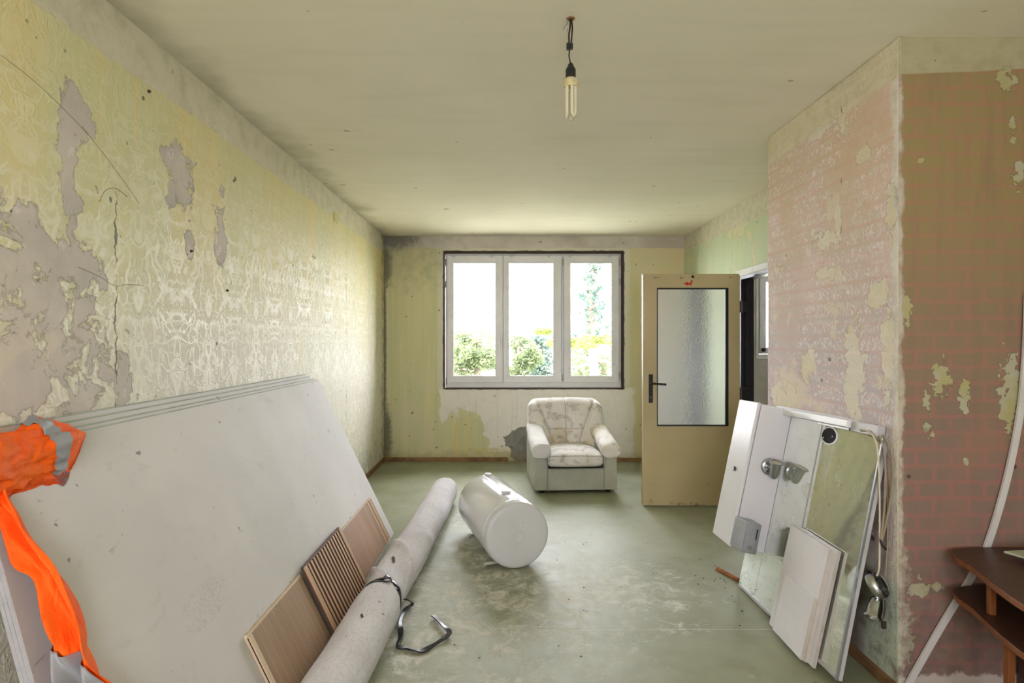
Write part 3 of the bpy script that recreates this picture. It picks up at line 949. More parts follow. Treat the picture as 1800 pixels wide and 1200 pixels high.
M['strap'] = plain('glossy_black_plastic_band', (26, 26, 29), .28)
st_ = None
for k, (y0, tw) in enumerate(((2.925, .02), (2.945, -.03), (2.905, .05))):
    pth = []
    for i in range(41):
        a = 2*PI*i/40
        yy = y0+tw*math.sin(a*1+.5)
        ctr = min(RC, key=lambda c: abs(c.y-yy))
        r = roll_r(yy, a)+.002+.002*k
        pth.append((ctr.x+math.cos(a)*r, yy, max(.107+math.sin(a)*r, .003)))
    bm = BM()
    C0 = Vector((-.628, 0, .107))
    add_ribbon(bm, pth, lambda i, p: Vector((p.x-C0.x, 0, p.z-C0.z)), .013, .003)
    obj('strap', bm, M['strap'], rolled, world=True)
tail = spline([(-.513, 2.95, .10), (-.495, 3.03, .05), (-.50, 3.09, .012), (-.527, 3.02, .012), (-.53, 2.9, .008), (-.50, 2.76, .010), (-.50, 2.665, .012), (-.46, 2.66, .008),
               (-.41, 2.635, .008), (-.375, 2.638, .007), (-.32, 2.70, .010), (-.272, 2.772, .018), (-.31, 2.84, .02), (-.372, 2.955, .014)], 6)
bm = BM()
add_ribbon(bm, tail, lambda i, p: Vector((.35*math.sin(i*.35), .3*math.cos(i*.27), 1)), lambda i: .021+.006*math.sin(i*.5), .006)
obj('strap_end', bm, M['strap'], rolled, world=True, bevel=.001)

# ---------------------------------------------------------------- white water heater lying on the floor
M['enamel'] = plain('white_enamel', (216, 217, 220), .16, grime=.12, gscale=5, dark=(190, 192, 196), coat=.3)
M['enamel2'] = plain('grey_white_end_cap', (204, 205, 208), .4, grime=.1)
B0 = Vector((.072, 3.585, .207)); B1 = Vector((-.165, 4.355, .207))
bax = (B1-B0).normalized(); BL = (B1-B0).length
bsd = bax.cross(Vector((0, 0, 1))).normalized()
MB_ = Matrix.Identity(4)
for i, a in enumerate((bsd, Vector((0, 0, 1)), bax)):
    MB_[0][i], MB_[1][i], MB_[2][i] = a.x, a.y, a.z
MB_.translation = B0
BR = .2065
boil = thing('water_heater', 'white enamelled cylindrical water heater lying on the green floor', 'water heater', (B0.x, B0.y, 0))
bm = BM(); add_lathe(bm, [(BR-.008, .012), (BR, .03), (BR, BL-.04), (BR-.006, BL-.02), (BR-.03, BL-.004), (BR-.08, BL+.008), (0, BL+.02)], 72, MB_)
obj('tank_body', bm, M['enamel'], boil, world=True, smooth=True)
bm = BM(); add_lathe(bm, [(0, -.004), (.025, -.004), (.029, -.009), (.036, -.009), (.040, -.003), (.15, -.002), (BR-.022, .0), (BR-.010, .004), (BR-.003, .013), (BR-.002, .030), (BR-.012, .032)], 72, MB_)
obj('end_cap', bm, M['enamel2'], boil, world=True, smooth=True)
bm = BM(); add_lathe(bm, [(BR-.001, .058), (BR+.0022, .060), (BR+.0022, .066), (BR-.001, .068)], 72, MB_); obj('rim_band', bm, M['enamel'], boil, world=True, smooth=True)
bm = BM(); add_box(bm, (-.012, BR-.003, .06), (.002, BR+.0018, BL-.05), MB_ @ Matrix.Rotation(.06, 4, 'Z')); obj('seam', bm, M['enamel2'], boil, world=True)
for (zz, rr, an) in ((.235, .034, .02), (BL-.06, .026, -.05)):
    cm_ = MB_ @ Matrix.Rotation(an, 4, 'Z') @ Matrix.Translation((0, BR-.003, zz)) @ Matrix.Rotation(-PI/2, 4, 'X')
    bm = BM(); add_lathe(bm, [(rr*.8, 0), (rr*.8, .008), (rr, .009), (rr, .015), (rr*.8, .019), (0, .021)], 28, cm_)
    obj('cap', bm, M['enamel2'], boil, world=True, smooth=True)
bm = BM(); add_box(bm, (-.185, -.190, .085), (-.06, -.185, .118), MB_); add_box(bm, (-.188, -.2, .085), (-.184, -.183, .118), MB_)
obj('bracket', bm, M['lam2'] if 'lam2' in M else plain('pale_bracket_paint', (206, 204, 198), .5), boil, world=True, bevel=.001)
bm = BM(); add_lathe(bm, [(0, .002), (.004, .002), (.004, 0)], 10, MB_ @ Matrix.Translation((.03, .08, -.004)) @ Matrix.Rotation(PI, 4, 'X')); obj('screw', bm, M['steel'], boil, world=True)


# ---------------------------------------------------------------- armchair
def cloth_mat(name, a, b, spec=False):
    t = T(name); x, y, z = t.obj(); v = t.vec(x, y, z)
    c = t.mix(t.noise(v, 5, 4).step(.3, .7), a, b)
    if spec:
        c = t.mix(t.noise(v, 3.0, 2).step(.52, .66)*.7, c, (204, 192, 166))
        c = t.mix(t.noise(v, 6.0, 3).step(.6, .68)*.5, c, (186, 178, 172))
        # grey script-like print gathered in stamps
        ln = 1.0-((t.noise(t.vec(x, z, y), 85, 2, .5, .6)-.5).abs()*11.0).min(1.0)
        pt = t.noise(v, 12.0, 1).step(.56, .60)
        c = t.mix(ln*pt*.7, c, (104, 102, 102))
    h = t.noise(v, 130, 2)*.3
    w = t.noise(t.vec(x*1.0, y*1.0, z*1.0), 16, 3, .5, 1.5)
    return t.out(c, .9, h+w*1.4, .006, .6, .2)


M['print'] = cloth_mat('script_printed_upholstery', (228, 224, 222), (214, 210, 208), True)
M['plainup'] = cloth_mat('sage_grey_upholstery', (176, 178, 166), (162, 164, 152))
M['white_up'] = cloth_mat('whitish_upholstery', (218, 216, 216), (204, 202, 202))
M['pipe'] = plain('grey_piping', (150, 150, 140), .8)
ach = thing('armchair', 'small pale armchair in script-printed fabric under the window', 'armchair', (.642, 5.335, 0), (0, 0, math.radians(3.2)))


def grid_surf(bm, fn, nu, nv, closed_u=False):
    g = [[bm.verts.new(fn(i/(nu if closed_u else nu-1), j/(nv-1))) for i in range(nu)] for j in range(nv)]
    for j in range(nv-1):
        for i in range(nu if closed_u else nu-1):
            i2 = (i+1) % nu
            bm.faces.new((g[j][i], g[j][i2], g[j+1][i2], g[j+1][i]))
    return g


# side panels with a rolled, curved front outline
for sgn in (-1, 1):
    bm = BM()
    out = [(.01, .03), (.79, .03), (.80, .40), (.74, .47), (.62, .46), (.30, .42), (.06, .375), (.012, .35)]
    a = [bm.verts.new((sgn*.385, p[0], p[1])) for p in out]
    inr = .262
    b = [bm.verts.new((sgn*inr, p[0], p[1])) for p in out]
    bm.faces.new(a); bm.faces.new(b[::-1])
    for k in range(len(out)):
        j = (k+1) % len(out); bm.faces.new((a[k], b[k], b[j], a[j]))
    sp_ = obj('side_panel', bm, M['plainup'], ach, bevel=.014, seg=3)
    bm = BM(); add_tube(bm, spline([(sgn*.262, .005, .032), (sgn*.264, .004, .22), (sgn*.272, .002, .30), (sgn*.30, .0, .352), (sgn*.345, -.002, .378), (sgn*.388, .0, .385)], 6), .005, 8)
    obj('piping', bm, M['pipe'], sp_, smooth=True)
    bm = BM(); add_tube(bm, spline([(sgn*.388, .0, .385), (sgn*.392, .3, .425), (sgn*.39, .62, .475), (sgn*.385, .76, .50)], 6), .005, 8)
    obj('piping', bm, M['pipe'], sp_, smooth=True)
    # padded arm: a fat loft rising towards the back, outer lip rolled over
    ctr = spline([(sgn*.322, -.034, .392), (sgn*.322, .03, .405), (sgn*.324, .2, .435), (sgn*.322, .42, .475), (sgn*.312, .62, .515), (sgn*.29, .76, .54)], 6)
    rads = []
    n_ = len(ctr)

    def arm(u, v):
        i = v*(n_-1); k = min(int(i), n_-2); f = i-k
        p = ctr[k].lerp(ctr[k+1], f)
        a = 2*PI*u
        e = 1.0
        if v < .12: e = math.sqrt(max(0.0, 1-((.12-v)/.12)**2))*.62+.38
        rx, rz = .088*e, .066*e+.012*v
        ca, sa = math.cos(a), math.sin(a)
        q = Vector((a*1.3*sgn, v*7, sgn))
        w = 1+.07*mnoise.noise(q)+.05*math.sin(v*60+math.cos(a)*3)*math.exp(-((v-.05)/.10)**2)
        if sgn > 0: w += .03*math.sin(v*46+a*2)*max(0, -ca*1)
        x = p.x+rx*w*(abs(ca)**.8)*(1 if ca > 0 else -1)
        z = p.z+rz*w*(abs(sa)**.85)*(1 if sa > 0 else -1.0)
        return (x, p.y, z)
    bm = BM(); g = grid_surf(bm, arm, 32, 40, True)
    bm.faces.new(g[0][::-1]); bm.faces.new(g[-1])
    obj('arm_cushion', bm, M['white_up'] if sgn < 0 else M['print'], ach, smooth=True)
bm = BM(); add_box(bm, (-.265, .015, .03), (.265, .06, .226)); obj('front_panel', bm, M['plainup'], ach, bevel=.008)
bm = BM(); add_box(bm, (-.30, .74, .03), (.30, .80, .70)); obj('rear_panel', bm, M['plainup'], ach, bevel=.01)


def puffy(sx, sy, sz, cx, cy, cz, pw=5.0, nu=40, nv=20, wr=.004):
    def f(u, v):
        a = 2*PI*u; b = -PI/2+PI*v
        cb, sb = math.cos(b), math.sin(b)
        e = 2/pw
        sg = lambda t, q: math.copysign(abs(t)**q, t)
        p = Vector((sg(math.cos(a), e)*sg(cb, .45), sg(math.sin(a), e)*sg(cb, .45), sg(sb, .62)))
        w = wr*mnoise.noise(Vector((p.x*4, p.y*4, p.z*3)))
        return (cx+p.x*(sx+w), cy+p.y*(sy+w), cz+p.z*(sz+w)+ (0.018*(1-p.x*p.x)*(1-min(1, abs(p.y))**2) if p.z > 0 else 0))
    bm = BM(); grid_surf(bm, f, nu, nv, True)
    bmesh.ops.remove_doubles(bm, verts=bm.verts[:], dist=1e-5)
    return bm


obj('seat_cushion', puffy(.272, .32, .076, 0, .315, .302, 9.0, 72, 26), M['print'], ach, smooth=True)
bm = BM(); add_tube(bm, [(-.262, .008, .228), (.262, .008, .228)], .005, 8); obj('piping', bm, M['pipe'], ach, smooth=True)
bm = BM(); add_tube(bm, [(-.264, -.002, .345), (0, -.004, .352), (.264, -.002, .345)], .003, 8); obj('seam', bm, M['pipe'], ach, smooth=True)


def back_w(v):      # half width of the back at height fraction v
    w = .362+.022*math.sin(PI*min(1, v*.75))
    if v > .84: w -= .04*((v-.84)/.16)**2.4
    return w


def diag(v): return .125+.185*v**1.2      # where the slanting seams stand


def back_f(u, v):
    """Front surface: u -1..1 across, v 0..1 up."""
    w = back_w(v)
    x = u*w
    z = .34+.475*v
    y = .575+.115*v
    e = max(0.0, 1-abs(u)**7)
    y -= .05*e
    dd = diag(v)
    g = lambda t, s: math.exp(-(t/s)**2)
    y += .018*g(x, .016)+.022*g(abs(x)-dd, .016)
    if abs(x) < dd: y += .011*g(v-.36, .03)
    else:           # wings come forward to meet the arms
        t = (abs(x)-dd)/max(.01, w-dd)
        y -= .115*math.sin(min(1, t)*PI*.62)*(1-v)**.8 + .012*math.sin(min(1, t)*PI)
    y += .07*max(0, (v-.86)/.14)**2
    # gathers pulled into the seams near the top
    y += .005*math.sin(x*150+v*18)*max(0, (v-.62)/.38)*e
    y += .004*math.sin(v*70+x*30)*g(v-.28, .12)*(1 if abs(x) > dd else .0)
    return Vector((x, y, z+.006*math.cos(u*PI*1.0)*v-.020*(max(0, abs(u)-.8)/.2)**2*v+(-.012*g(x, .014) if v > .9 else 0)))


bm = BM()
NU, NV = 81, 49
F_ = [[bm.verts.new(back_f(-1+2*i/(NU-1), j/(NV-1))) for i in range(NU)] for j in range(NV)]
Bk = [[bm.verts.new((F_[j][i].co.x*.985, .79, F_[j][i].co.z-.012*(j/(NV-1)))) for i in range(NU)] for j in range(NV)]
for G, fl in ((F_, 0), (Bk, 1)):
    for j in range(NV-1):
        for i in range(NU-1):
            q = (G[j][i], G[j][i+1], G[j+1][i+1], G[j+1][i]); bm.faces.new(q[::-1] if fl else q)
for i in range(NU-1):
    bm.faces.new((F_[0][i], Bk[0][i], Bk[0][i+1], F_[0][i+1])); bm.faces.new((F_[-1][i], F_[-1][i+1], Bk[-1][i+1], Bk[-1][i]))
for j in range(NV-1):
    bm.faces.new((F_[j][0], F_[j+1][0], Bk[j+1][0], Bk[j][0])); bm.faces.new((F_[j][-1], Bk[j][-1], Bk[j+1][-1], F_[j+1][-1]))
bk = obj('backrest', bm, M['print'], ach, smooth=True, bevel=.018, seg=4, angle=50)
for fn in (lambda v: 0.0, lambda v: diag(v), lambda v: -diag(v)):
    bm = BM()
    pth = []
    for k in range(25):
        v = k/24*.97; x = fn(v); u = x/back_w(v)
        p = back_f(u, v); pth.append((p.x, p.y-.001, p.z))
    add_tube(bm, pth, .0028, 6); obj('seam', bm, M['pipe'], bk, smooth=True)
bm = BM(); add_tube(bm, [tuple(back_f(x/back_w(.36), .36)-Vector((0, .001, 0))) for x in [(-1+2*k/20)*diag(.36) for k in range(21)]], .0025, 6); obj('seam', bm, M['pipe'], bk, smooth=True)
for sx in (-1, 1):
    for yy in (.08, .70):
        bm = BM(); add_lathe(bm, [(0, 0), (.022, 0), (.026, .03), (0, .031)], 14, Matrix.Translation((sx*.31, yy, 0))); obj('foot', bm, M['black'], ach)

# ---------------------------------------------------------------- energy-saving bulb hanging from the ceiling
LX, LY = .243, 2.19
lamp = thing('pendant_bulb', 'bare energy-saving bulb hanging from the ceiling on a black wire', 'lamp', (LX, LY, ZC))
M['bulbbase'] = plain('yellowed_bulb_housing', (200, 186, 138), .5)
M['tube'] = plain('frosted_bulb_tube', (202, 196, 168), .35)
M['wire'] = plain('black_wire', (30, 28, 26), .5)
bm = BM(); add_lathe(bm, [(0, 0), (.010, -.002), (.015, -.001), (.017, .002), (0, .002)], 16, Matrix.Translation((LX, LY, ZC-.002))); obj('ceiling_hole', bm, M['skirt'], lamp, world=True)
bm = BM(); add_tube(bm, spline([(LX-.012, LY, ZC), (LX-.014, LY-.002, ZC-.02), (LX-.022, LY-.004, ZC-.032), (LX-.028, LY-.005, ZC-.047), (LX-.02, LY-.005, ZC-.055), (LX-.012, LY-.005, ZC-.046), (LX-.014, LY-.005, ZC-.04)], 5), .0017, 7)
obj('hook', bm, M['zinc'], lamp, world=True, smooth=True)
for q in (-1, 1):
    bm = BM(); add_tube(bm, spline([(LX+.002*q, LY, ZC), (LX+.002+.004*q, LY, ZC-.03), (LX-.001+.0055*q, LY, ZC-.06), (LX-.002+.004*q, LY, ZC-.09), (LX-.003, LY, ZC-.105)], 5), .0032, 8)
    obj('wire', bm, M['wire'], lamp, world=True, smooth=True)
bm = BM(); add_box(bm, (LX-.016, LY-.008, ZC-.118), (LX-.003, LY+.008, ZC-.094)); add_box(bm, (LX-.0025, LY-.008, ZC-.116), (LX+.0085, LY+.008, ZC-.096)); obj('terminal_block', bm, M['black'], lamp, world=True, bevel=.002)
bm = BM(); add_tube(bm, spline([(LX-.004, LY, ZC-.115), (LX-.006, LY, ZC-.14), (LX-.003, LY, ZC-.16), (LX-.001, LY, ZC-.175)], 5), .0026, 8); add_tube(bm, [(LX-.003, LY, ZC-.165), (LX+.006, LY-.003, ZC-.172)], .002, 6)
obj('wire', bm, M['wire'], lamp, world=True, smooth=True)
bm = BM(); add_lathe(bm, [(0, 0), (.009, 0), (.011, -.006), (.017, -.018), (.0195, -.022), (.0195, -.056), (0, -.056)], 22, Matrix.Translation((LX, LY, ZC-.172))); obj('lamp_socket', bm, M['black'], lamp, world=True, bevel=.001, smooth=True)
bm = BM(); add_lathe(bm, [(0, 0), (.019, 0), (.0255, -.008), (.0275, -.012), (.0275, -.022), (.0262, -.024), (.0275, -.026), (.0255, -.034), (0, -.036)], 24, Matrix.Translation((LX, LY, ZC-.226))); obj('bulb_housing', bm, M['bulbbase'], lamp, world=True, smooth=True)
for q in range(3):
    an = q*PI/3*1+.35
    bm = BM()
    a0, a1 = an*2, an*2+.95
    z0, z1 = ZC-.258, ZC-.372
    p0 = Vector((LX+.018*math.cos(a0), LY+.018*math.sin(a0), z0)); p1 = Vector((LX+.018*math.cos(a1), LY+.018*math.sin(a1), z0))
    md = (p0+p1)/2
    pts_ = [p0, Vector((p0.x, p0.y, z1+.012)), Vector((p0.x, p0.y, z1+.006)).lerp(Vector((md.x, md.y, z1)), .4), Vector((md.x, md.y, z1)), Vector((p1.x, p1.y, z1+.006)).lerp(Vector((md.x, md.y, z1)), .4), Vector((p1.x, p1.y, z1+.012)), p1]
    add_tube(bm, pts_, .0068, 12); obj('bulb_tube', bm, M['tube'], lamp, world=True, smooth=True)
# lettering band on the housing
bm = BM(); add_box(bm, (LX+.002, LY-.0279, ZC-.246), (LX+.012, LY-.0262, ZC-.241)); obj('print_mark', bm, M['zinc'], lamp, world=True)

# ---------------------------------------------------------------- mirror cabinet leaning on the chimney
MC = thing('mirror_cabinet', 'white bathroom mirror cabinet with spotlight leaning against the chimney', 'mirror', (1.333, 3.335, 0))
mu = Vector((.2177, 0, .976)); my_ = Vector((.976, 0, -.2177))
xa_ = Vector((0, -1, 0)); ua_ = Vector((.215, 0, .9766))
ro_ = math.radians(-2.0)                              # it rests on its far corner, a little out of level
mx_ = xa_*math.cos(ro_)-ua_*math.sin(ro_); mz_ = ua_*math.cos(ro_)+xa_*math.sin(ro_)
mx_.normalize(); mz_.normalize(); my_ = mz_.cross(mx_)
MB2 = Matrix.Identity(4)
for i, a in enumerate((xa_, ua_.cross(xa_), ua_)):
    MB2[0][i], MB2[1][i], MB2[2][i] = a.x, a.y, a.z
MB2.translation = Vector((1.333, 3.335, .0045))
MM = Matrix.Identity(4)
for i, a in enumerate((mx_, my_, mz_)):
    MM[0][i], MM[1][i], MM[2][i] = a.x, a.y, a.z
MM.translation = Vector((1.333, 3.335, .0045))
mt = T('dusty_mirror')
x_, y_, z_ = mt.pos(); vv_ = mt.vec(x_, y_, z_)
nt = mt.nt
gl = nt.nodes.new('ShaderNodeBsdfGlossy'); gl.inputs[0].default_value = (.86, .90, .87, 1); gl.inputs['Roughness'].default_value = .03
df = nt.nodes.new('ShaderNodeBsdfDiffuse'); df.inputs[0].default_value = (*lin((206, 208, 198)), 1)
dn = mt.noise(vv_, 3, 6, .65).step(.3, .8)*.25+.16 + mt.noise(vv_, 24, 3).step(.66, .74)*.3
sm = mt.blobs(y_, z_, [(2.74, .86, .05, .16), (2.85, .68, .07, .04)]).step(0, 1)*.35  # pale streak below the recess: reflected light painted as haze
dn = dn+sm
mx = nt.nodes.new('ShaderNodeMixShader'); nt.links.new(dn.k, mx.inputs[0]); nt.links.new(gl.outputs[0], mx.inputs[1]); nt.links.new(df.outputs[0], mx.inputs[2])
nt.links.new(mx.outputs[0], nt.nodes['Material Output'].inputs[0])
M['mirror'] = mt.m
M['lam'] = plain('white_laminate', (224, 223, 228), .32, grime=.15, gscale=5, dark=(196, 194, 200))
M['lam2'] = plain('greyed_laminate', (186, 184, 186), .45, grime=.3)
M['boardback'] = plain('raw_hardboard', (120, 108, 96), .8, grime=.4)


def mpart(name, bm, mat, par=None, **k): return obj(name, bm, mat, par or MC, world=(par is None), **k)


bm = BM(); add_box(bm, (.004, .004, .0), (.976, .019, 1.045), MM); mpart('backing_board', bm, M['boardback'])
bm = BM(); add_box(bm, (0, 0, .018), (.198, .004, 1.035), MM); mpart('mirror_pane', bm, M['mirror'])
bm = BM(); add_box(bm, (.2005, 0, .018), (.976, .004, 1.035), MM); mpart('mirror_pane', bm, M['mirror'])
bm = BM(); add_box(bm, (.0, -.003, .001), (.98, .019, .018), MM); mpart('bottom_rail', bm, M['lam2'], bevel=.002)
bm = BM(); add_box(bm, (.976, -.006, 0), (.985, .021, 1.045), MM); mpart('edge_profile', bm, M['steel'], bevel=.001)
bm = BM(); add_box(bm, (.9845, .004, .002), (.987, .019, 1.04), MM); mpart('edge_band', bm, M['lam2'])
CX0, CX1, CZ0, CZ1 = -.03, .213, .262, 1.045
bm = BM(); add_box(bm, (CX0, -.172, CZ0), (CX1, -.0005, CZ1), MM); body = mpart('cabinet_box', bm, M['lam'], bevel=.002)
bm = BM(); add_box(bm, (CX0-.004, -.194, CZ0-.004), (CX1+.002, -.175, CZ1+.004), MM); dr = mpart('cabinet_door', bm, M['lam'], bevel=.006, seg=3)
bm = BM()
for q in range(4):
    a = q*PI/2+.5; add_tube(bm, [MM @ Vector((.10, -.197, .66)), MM @ Vector((.10+.013*math.cos(a), -.199, .66+.013*math.sin(a)))], .004, 6)
mpart('door_knob_plate', bm, M['black'])
# pelmet along the top: white board then a greyer box
bm = BM(); add_box(bm, (.216, -.052, 1.012), (.800, .0, 1.046), MM); mpart('pelmet', bm, M['lam'], bevel=.004)
bm = BM(); add_box(bm, (.802, -.034, 1.000), (.983, .0, 1.046), MM); mpart('pelmet_box', bm, M['lam2'], bevel=.003)
bm = BM(); add_box(bm, (.56, -.046, 1.000), (.80, -.036, 1.011), MM); mpart('pelmet_lip', bm, M['lam'], bevel=.003)
bm = BM(); add_box(bm, (.02, .0, 1.046), (.983, .020, 1.060), MM); mpart('top_rail', bm, M['lam2'], bevel=.002)
for hx in (.105, .872):
    bm = BM(); add_box(bm, (hx-.016, .008, 1.045), (hx+.016, .011, 1.098), MM)
    h = mpart('hanger', bm, M['zinc'], bevel=.002)
    bm = BM(); add_lathe(bm, [(0, .004), (.008, .004), (.008, 0)], 12, MM @ Matrix.Translation((hx, .0085, 1.082)) @ Matrix.Rotation(PI/2, 4, 'X')); mpart('hanger_slot', bm, M['black'])
# oval lamp recess with a pale ring, and its dark reflection painted on the mirror
bm = BM(); add_lathe(bm, [(0, .0035), (1, .0035), (1.02, 0)], 32, MM @ Matrix.Translation((.60, -.0005, .958)) @ Matrix.Rotation(PI/2, 4, 'X') @ Matrix.Diagonal((.066, .044, 1, 1))); mpart('lamp_recess_ring', bm, M['lam'])
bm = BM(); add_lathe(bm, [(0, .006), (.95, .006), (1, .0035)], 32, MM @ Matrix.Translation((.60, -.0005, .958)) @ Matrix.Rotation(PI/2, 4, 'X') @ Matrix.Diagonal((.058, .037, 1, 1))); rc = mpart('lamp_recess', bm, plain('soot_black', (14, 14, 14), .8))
for sx in (-.036, .036):
    bm = BM(); add_lathe(bm, [(0, .003), (.004, .002), (.004, 0)], 10, MM @ Matrix.Translation((.60+sx, -.0065, .958+sx*.2-.008)) @ Matrix.Rotation(PI/2, 4, 'X')); obj('screw', bm, M['chrome'], rc)
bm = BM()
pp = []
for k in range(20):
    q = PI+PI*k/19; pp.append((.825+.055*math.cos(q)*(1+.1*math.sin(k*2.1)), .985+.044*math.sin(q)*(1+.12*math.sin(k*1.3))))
add_prism(bm, [(p[0], -p[1]) for p in pp], .0005, .001, MM @ Matrix.Rotation(PI/2, 4, 'X')); mpart('recess_reflection', bm, plain('dark_mirror_reflection', (52, 58, 50), .5))
# spotlight on the cabinet's inner side
SPm = MM @ Matrix.Translation((CX1, -.066, .722)) @ Matrix.Rotation(PI/2, 4, 'Y')
bm = BM(); add_lathe(bm, [(.046, 0), (.046, .008), (.040, .014), (.030, .015), (.028, .009), (.016, .009), (.013, .02), (.013, .045), (0, .046)], 28, SPm)
spt = mpart('spotlight', bm, M['chrome'], smooth=True)
tl = (MM.to_3x3() @ Vector((.28, -.15, 1))).normalized()
hd_m = Matrix.Translation(MM @ Vector((CX1+.062, -.062, .715))) @ tl.to_track_quat('Z', 'Y').to_matrix().to_4x4()
bm = BM(); add_lathe(bm, [(0, -.05), (.012, -.048), (.020, -.040), (.024, -.02), (.025, .02), (.026, .036), (.036, .042), (.038, .048), (.030, .048), (.026, .044), (0, .042)], 26, hd_m)
obj('lamp_head', bm, M['chrome'], spt, smooth=True)
bm = BM(); add_lathe(bm, [(0, .046), (.022, .046), (.026, .044)], 20, hd_m); obj('lens', bm, M['tube'], spt, smooth=True)
# chromed box screwed to the cabinet foot
bm = BM(); add_prism(bm, [(CX1, -.192), (CX1+.115, -.192+.02), (CX1+.115, -.098), (CX1, -.098)], .268, .425, MM)
bx = mpart('chrome_box', bm, M['steel'], bevel=.003)
bm = BM(); add_box(bm, (CX1+.115, -.118, .345), (CX1+.1165, -.112, .40), MM); obj('slot', bm, M['black'], bx)
bm = BM(); add_box(bm, (CX1+.115, -.160, .278), (CX1+.119, -.120, .318), MM); bt = obj('button_plate', bm, M['steel'], bx, bevel=.002)
bm = BM(); add_box(bm, (CX1+.115, -.176, .27), (CX1+.117, -.170, .423), MM); obj('trim_bar', bm, M['chrome'], bx)
bm = BM(); add_lathe(bm, [(0, .004), (.012, .004), (.013, 0)], 16, MM @ Matrix.Translation((CX1+.118, -.14, .298)) @ Matrix.Rotation(PI/2, 4, 'Y')); obj('button', bm, M['chrome'], bx)
# loose leads drooping from the hanger
M['lead'] = plain('beige_cable', (150, 136, 116), .6)
M['lead2'] = plain('cream_cable', (206, 196, 176), .6)
for (pts_, m_, r_) in (([(1.520, 2.49, 1.03), (1.532, 2.40, 1.03), (1.538, 2.36, .96), (1.534, 2.35, .82), (1.528, 2.35, .70), (1.512, 2.345, .61)], 'lead', .0042),
                       ([(1.525, 2.49, 1.025), (1.545, 2.40, 1.03), (1.553, 2.345, .98), (1.556, 2.335, .90), (1.550, 2.335, .80), (1.532, 2.34, .68), (1.514, 2.345, .60)], 'lead', .0045),
                       ([(1.518, 2.49, 1.035), (1.520, 2.42, 1.03), (1.516, 2.37, .97), (1.518, 2.36, .80), (1.515, 2.355, .62), (1.510, 2.35, .50), (1.500, 2.35, .462)], 'lead2', .0036),
                       ([(1.525, 2.48, 1.02), (1.552, 2.40, .98), (1.558, 2.375, .80), (1.557, 2.37, .6), (1.545, 2.365, .46)], 'lead', .0036)):
    bm = BM(); add_tube(bm, spline(pts_, 6), r_, 8); mpart('lead', bm, M[m_], smooth=True)
bm = BM(); add_tube(bm, [(1.512, 2.345, .612), (1.517, 2.343, .59), (1.532, 2.34, .572)], .0045, 7); mpart('lead_tip', bm, M['black'])

# ---------------------------------------------------------------- loose chrome spotlight dangling beside the mirror
ds = thing('dangling_spotlight', 'chrome spotlight dangling on its wires beside the mirror edge', 'spotlight', (1.50, 2.345, .33))
dm_ = Matrix.Translation((1.502, 2.352, .424)) @ Vector((.62, -.62, .62)).to_track_quat('Z', 'Y').to_matrix().to_4x4()
bm = BM(); add_lathe(bm, [(.056, -.012), (.060, 0), (.057, .016), (.050, .022), (.046, .018), (.046, .004), (0, .004)], 28, dm_); rs = obj('wall_rose', bm, M['chrome'], ds, world=True, smooth=True)
bm = BM(); add_box(bm, (-.03, -.014, .005), (.018, .02, .02), dm_); obj('terminal', bm, M['black'], rs, bevel=.003)
bm = BM(); add_lathe(bm, [(.0, -.030), (.048, -.012), (.056, -.012)], 28, dm_); obj('rose_back', bm, M['zinc'], rs, smooth=True)
hv = Vector((-.42, -.35, -.85)).normalized()
hm = Matrix.Translation((1.478, 2.325, .345)) @ hv.to_track_quat('Z', 'Y').to_matrix().to_4x4()
bm = BM(); add_lathe(bm, [(0, -.045), (.018, -.042), (.027, -.03), (.030, .0), (.031, .03), (.036, .036), (.036, .042), (.030, .042), (.024, .03), (0, .026)], 26, hm); obj('lamp_head', bm, M['chrome'], ds, world=True, smooth=True)
bm = BM(); add_tube(bm, spline([(1.507, 2.335, .425), (1.515, 2.325, .38), (1.512, 2.32, .33), (1.505, 2.325, .285)], 6), .0028, 7); obj('wire', bm, M['wire'], ds, world=True, smooth=True)
bm = BM(); add_box(bm, (1.503, 2.318, .262), (1.520, 2.330, .292)); obj('terminal_block', bm, M['gap'], ds, world=True, bevel=.002)
bm = BM(); add_tube(bm, spline([(1.507, 2.34, .435), (1.498, 2.352, .455), (1.492, 2.36, .47)], 4), .003, 7); obj('wire', bm, M['wire'], ds, world=True, smooth=True)

# ---------------------------------------------------------------- three white boards against the mirror
M['brd'] = plain('white_melamine_board', (226, 224, 232), .4, grime=.3, gscale=6, dark=(200, 198, 206))
M['brdedge'] = plain('sawn_board_edge', (196, 188, 178), .7, grime=.4, gscale=14)
GB = 'white boards against the mirror'


def board(y0, y1, v0, v1, o0, o1, label):
    b = thing('white_board', label, 'board', (1.3, (y0+y1)/2, 0), group=GB)
    x0, x1 = 3.335-y1, 3.335-y0
    bm = BM(); add_box(bm, (x0, -o1, v0), (x1-.0015, -o0, v1), MB2); obj('board_face', bm, M['brd'], b, world=True, bevel=.001)
    bm = BM(); add_box(bm, (x1-.0015, -o1, v0), (x1, -o0, v1), MB2); tag(obj('sawn_edge', bm, M['brdedge'], b, world=True), 'beige sawn edge')


board(2.487, 2.80, .003, .516, .0075, .0215, 'white board touching the mirror, its beige edge just showing behind')
board(2.520, 2.860, .006, .508, .0225, .0405, 'tall white board in front of the mirror, middle of the three')
board(2.522, 2.790, .010, .284, .0415, .0575, 'low white board at the front, half the height of those behind')

